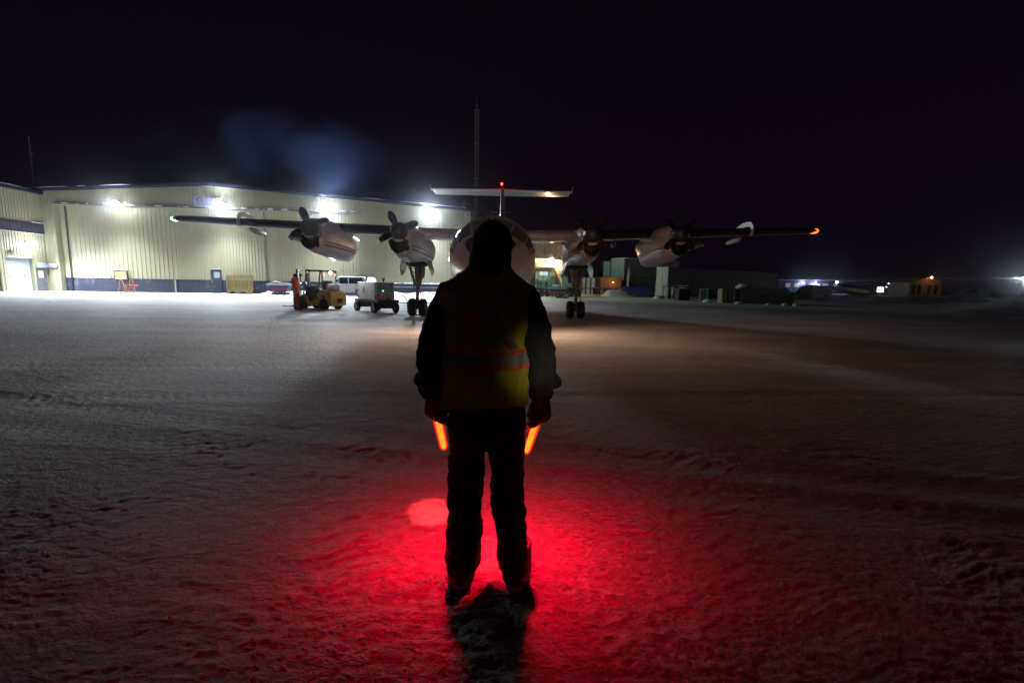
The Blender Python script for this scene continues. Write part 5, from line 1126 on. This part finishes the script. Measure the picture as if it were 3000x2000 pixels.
# blue terminal, far right
blue = thing('blue_terminal', 'long low blue building with pale windows, snowy roof edge and two white wall lamps', 'building', (86.5, 150, 0), radians(-2))
BLUEW = mat('blue_cladding', (.05, .07, .22), .6)
MB().box(0, 30, 0, 10, 0, 4.1).build('wall', BLUEW, blue); MB().box(-.5, 30.5, -.5, 10.5, 4.12, 4.35).build('roof', mat('snowy_roof', (.7, .68, .72), .8), blue)
for k, x in enumerate((2.4, 5.2, 9.7, 12.0, 14.4, 17.5)):
    w_ = MB().box(x, x + 1.6, -.06, -.01, 1.9, 3.2).build('window', WHITE, blue); MB().box(x + .1, x + 1.5, -.09, -.061, 2.0, 3.1).build('pane', mat('pale_far_window', (.4, .38, .33), .4, emit=(1, .9, .75), estr=.16, var=.6, vscale=2), w_)
for x in (7.6, 11.6):
    l_ = MB().box(x, x + .3, -.3, 0, 3.5, 3.6).build('wall_lamp', DARKMET, blue); MB().ell((x + .15, -.35, 3.35), (.34, .2, .3), 12, 8).build('lens', mat('lens_violet_white', (1, 1, 1), .3, emit=(.85, .88, 1), estr=30), l_, smooth=True)
    lamp('wall_beam', 'POINT', (x + .15, -.9, 3.2), 260, (.75, .82, 1), l_, .2)
pl2 = thing('lamp_post', 'lamp post with a white light above the nose of the small parked aircraft', 'lamp post', (99.5, 141.5, 0))
MB().tube([(0, 0, 0), (0, 0, 3.6)], .06, 8).build('post', DARKMET, pl2); MB().ell((0, -.2, 3.6), (.36, .2, .3), 12, 8).build('lens', MATS['lens_violet_white'], pl2, smooth=True); lamp('post_beam', 'POINT', (0, -.7, 3.5), 200, (.75, .82, 1), pl2, .2)
sp_ = thing('small_aircraft', 'small pale parked light aircraft with dark cabin glass in front of the blue building', 'airplane', (62.3, 85, 0), radians(-8))
rr = []
for x, zc, ry, rz_ in ((-3.2, 1.9, .06, .12), (-2.6, 1.75, .25, .3), (-1.2, 1.6, .5, .52), (.3, 1.45, .55, .55), (1.5, 1.3, .5, .45), (2.6, 1.15, .38, .32), (3.3, 1.1, .15, .14)): rr.append([(x, ry * cos(2 * pi * k / 16), zc + rz_ * sin(2 * pi * k / 16)) for k in range(16)])
TANP = mat('tan_aircraft_paint', (.36, .29, .22), .5); MB().loft(rr).build('fuselage', TANP, sp_, smooth=True)
MB().prism([(-3.3, 1.9), (-2.6, 1.8), (-3.0, 3.0), (-3.5, 3.0)], -.05, .05).build('tail_fin', TANP, sp_); MB().prism([(-1.4, 1.95), (1.4, 1.75), (.2, 2.35), (-.9, 2.4)], -.45, .45).build('cabin_glass', GLASSD, sp_, bev=.08)
MB().box(-.9, .7, -5, 5, 2.42, 2.55).build('wing', TANP, sp_, bev=.05); MB().box(-3.6, -2.8, -1.6, 1.6, 1.95, 2.02).build('tailplane', TANP, sp_)
for (x, y) in ((.2, -1.1), (.2, 1.1), (2.5, 0)): wheel(sp_, x, y, .24, .14, DARKMET, .5); 
MB().tube([(.2, -1.1, .24), (.1, -.4, 1.1)], .04, 6).tube([(.2, 1.1, .24), (.1, .4, 1.1)], .04, 6).tube([(2.5, 0, .3), (2.3, 0, 1.0)], .04, 6).build('undercarriage', DARKMET, sp_)
dt = thing('dark_truck', 'dark parked tank truck below the blue building wall lamps', 'truck', (53.2, 82, 0), radians(5))
MB().prism([(0, .5), (0, 1.5), (.3, 2.1), (1.2, 2.2), (1.3, 1.2), (4.2, 1.2), (4.2, .5)], 0, 1.8).build('cab', DARKMET, dt, bev=.06); MB().tube([(1.5, .9, 1.5), (4.3, .9, 1.5)], .6, 18).build('tank', DARKMET, dt, smooth='auto')
for x in (.7, 3.3): wheel(dt, x, .1, .42, .3, DARKMET, .5)
sc_ = MB()
for i, (r, z) in enumerate(((1.15, 0), (1.1, .5), (1.3, .9), (.85, 1.4), (.3, 1.75), (.01, 1.8))): pass
sc_.lathe([(1.0, 0), (1.05, .6), (1.35, .85), (.95, 1.25), (.75, 1.7), (.3, 1.95), (.01, 2.0)], 18, 'Z'); sc_ = sc_.build('covered_stack', mat('tan_canvas', (.22, .14, .10), .8, var=.3, bump=.6), None, smooth=True, loc=(44.6, 70, 0)); tag(sc_, 'canvas covered dome shaped stack right of the lumber pile', 'covered stack')
hs_ = thing('gabled_house', 'small distant gabled house lit from its peak by one orange lamp', 'house', (105.3, 122, 0), radians(-4))
HW = mat('tan_house_wall', (.22, .16, .11), .7); MB().prism([(0, 0), (8, 0), (8, 3.5), (4, 4.7), (0, 3.5)], 0, 8).build('wall', HW, hs_)
MB().prism([(-.5, 3.38), (4, 4.74), (8.5, 3.38), (8.5, 3.56), (4, 4.95), (-.5, 3.56)], -.5, 8.4).build('roof', mat('snow_dusted_roof', (.4, .33, .28), .8), hs_)
for x in (.7, 2.1, 4.6, 6.2): MB().box(x, x + .8, -.05, -.01, .6, 2.9).build('window', GLASSD, hs_)
l_ = MB().box(4.3, 4.6, -1.0, 0, 5.0, 5.1).build('gable_lamp', DARKMET, hs_); MB().ell((4.4, -1.1, 4.95), (.24, .2, .24), 12, 8).build('lens', mat('lens_deep_orange', (1, .5, .1), .3, emit=(1, .42, .10), estr=26), l_, smooth=True); lamp('gable_beam', 'POINT', (4.4, -2.6, 4.9), 40, (1, .5, .2), l_, .2)
ks = thing('lit_kiosk', 'small low building with one blazing white window left of the gabled house', 'building', (99.8, 126, 0)); MB().box(-4.5, 3.2, 0, 4, 0, 2.3).build('wall', mat('grey_blue_wall', (.035, .04, .06), .7), ks)
MB().box(.2, 1.9, -.05, -.01, .9, 2.2).build('window', mat('blazing_window', (1, 1, 1), .3, emit=(.85, .95, 1), estr=5, var=.4, vscale=1.5), ks)
for (x, y, z, lab) in ((99.6, 122, 3.2, 'tiny violet white lamp on a pole left of the blazing window, the higher one'), (98.3, 121, 2.3, 'tiny violet white lamp on a pole left of the blazing window, the lower one')):
    t = thing('lamp_post', lab, 'lamp post', (x, y, 0), 0, 'tiny pole lamps'); MB().tube([(0, 0, 0), (0, 0, z)], .04, 6).build('post', DARKMET, t); MB().ell((0, -.1, z), (.16, .1, .1), 10, 6).build('lens', mat('lens_violet', (.8, .7, 1), .3, emit=(.85, .75, 1), estr=9), t)
t = thing('taxiway_light', 'tiny blue taxiway light low on the dark snow at right', 'light', (54.3, 70, 0)); MB().tube([(0, 0, 0), (0, 0, .2)], .03, 6).build('stem', DARKMET, t); MB().ell((0, 0, .25), (.09, .06, .05), 10, 6).build('lens', mat('lens_blue', (.2, .2, 1), .3, emit=(.15, .12, 1), estr=5), t)
ep_ = thing('floodlight_pole', 'bright white floodlight on a pole at the far right edge of the picture', 'lamp post', (77.9, 70.3, 0)); MB().tube([(0, 0, 0), (0, 0, 3.5)], .08, 8).build('post', DARKMET, ep_); hd_ = MB().box(-.3, .3, -.05, .2, 3.45, 3.8).build('lamp_head', DARKMET, ep_)
MB().ell((0, -.12, 3.6), (.32, .1, .22), 14, 8).build('lens', FLOODLENS, hd_, smooth=True); lamp('pole_beam', 'POINT', (0, -.5, 3.55), 1800, (.82, .92, 1), hd_, .2)
wr_ = MB().tube([(46, 72, 3.15), (60, 71, 3.25), (77.8, 70.3, 3.62)], .035, 5).build('overhead_cable', mat('frosted_cable', (.5, .5, .42), .6)); tag(wr_, 'frosted cable strung left from the floodlight pole at the far right', 'cable')
ap = MB().tube([(67.2, 90, 0), (67.0, 90, 3.9)], .06, 6).build('signal_post', GREYMET); tag(ap, 'thin pale post standing right of the small parked aircraft', 'post')
sv = thing('parked_van', 'barely visible dark van behind the snow berm at right', 'van', (60.5, 62, 0), radians(3)); MB().prism([(0, .4), (0, 1.1), (.9, 1.3), (1.5, 1.95), (4.2, 1.95), (4.3, .4)], 0, 1.8).build('body', mat('dark_blue_van', (.08, .10, .12), .4), sv, bev=.08); MB().prism([(1.1, 1.3), (1.6, 1.8), (2.3, 1.8), (2.3, 1.3)], -.01, -.005).build('window', GLASSD, sv)
for x in (.9, 3.4): wheel(sv, x, .1, .35, .22, DARKMET, .5)
# ------------------------------------------------------------------ air
def volume_mat(name, dens, col, aniso, noise=None):
    mm = bpy.data.materials.new(name); mm.use_nodes = True; t = mm.node_tree; t.nodes.clear()
    o = t.nodes.new('ShaderNodeOutputMaterial'); v = t.nodes.new('ShaderNodeVolumePrincipled')
    v.inputs['Color'].default_value = tuple(col) + (1,); v.inputs['Density'].default_value = dens; v.inputs['Anisotropy'].default_value = aniso
    t.links.new(v.outputs[0], o.inputs['Volume']); return mm, t, v
hm, t_, v_ = volume_mat('halo_haze', 0.00060, (.75, .84, 1.0), .97)  # haze volume added so that the lamps show glare halos
hz = MB().box(-1600, 1600, -1600, 1600, -4, 34).build('haze', hm); tag(hz, 'thin haze added over the whole apron for glare halos round the lamps', 'haze', kind='stuff')

# exhaust steam drifting over the hangar roof, lit by upward spots added at the floodlights
pm, t, v = volume_mat('drifting_steam', 1.0, (.27, .42, 1.0), .25)
def vnode(kind, **kw):
    n = t.nodes.new(kind)
    for k_, q in kw.items(): setattr(n, k_, q)
    return n
tcn = vnode('ShaderNodeTexCoord'); mp = vnode('ShaderNodeMapping'); mp.inputs['Scale'].default_value = (.13, .10, .17); mp.inputs['Rotation'].default_value = (0, .5, 0)
ns = vnode('ShaderNodeTexNoise'); ns.inputs['Scale'].default_value = 1.0; ns.inputs['Detail'].default_value = 6; ns.inputs['Roughness'].default_value = .5; ns.inputs['Distortion'].default_value = .5
t.links.new(tcn.outputs['Object'], mp.inputs[0]); t.links.new(mp.outputs[0], ns.inputs['Vector'])
r1 = vnode('ShaderNodeMapRange'); r1.inputs['From Min'].default_value = .43; r1.inputs['From Max'].default_value = .62; t.links.new(ns.outputs['Fac'], r1.inputs['Value'])
ln = vnode('ShaderNodeVectorMath', operation='LENGTH'); m2 = vnode('ShaderNodeMapping'); m2.inputs['Scale'].default_value = (1 / 17.0, 1 / 6.0, 1 / 10.5)
t.links.new(tcn.outputs['Object'], m2.inputs[0]); t.links.new(m2.outputs[0], ln.inputs[0])
r2 = vnode('ShaderNodeMapRange'); r2.inputs['From Min'].default_value = 1.0; r2.inputs['From Max'].default_value = .0; t.links.new(ln.outputs['Value'], r2.inputs['Value'])
mu = vnode('ShaderNodeMath', operation='MULTIPLY'); t.links.new(r1.outputs[0], mu.inputs[0]); t.links.new(r2.outputs[0], mu.inputs[1])
m3 = vnode('ShaderNodeMath', operation='MULTIPLY'); t.links.new(mu.outputs[0], m3.inputs[0]); m3.inputs[1].default_value = .9
t.links.new(m3.outputs[0], v.inputs['Density'])
st = MB().box(-17, 17, -4, 4.5, 0, 10.5).build('steam_plume', pm, loc=(-26.5, 50.2, 9.2)); tag(st, 'faint blue exhaust steam drifting above the hangar roof', 'steam', kind='stuff')
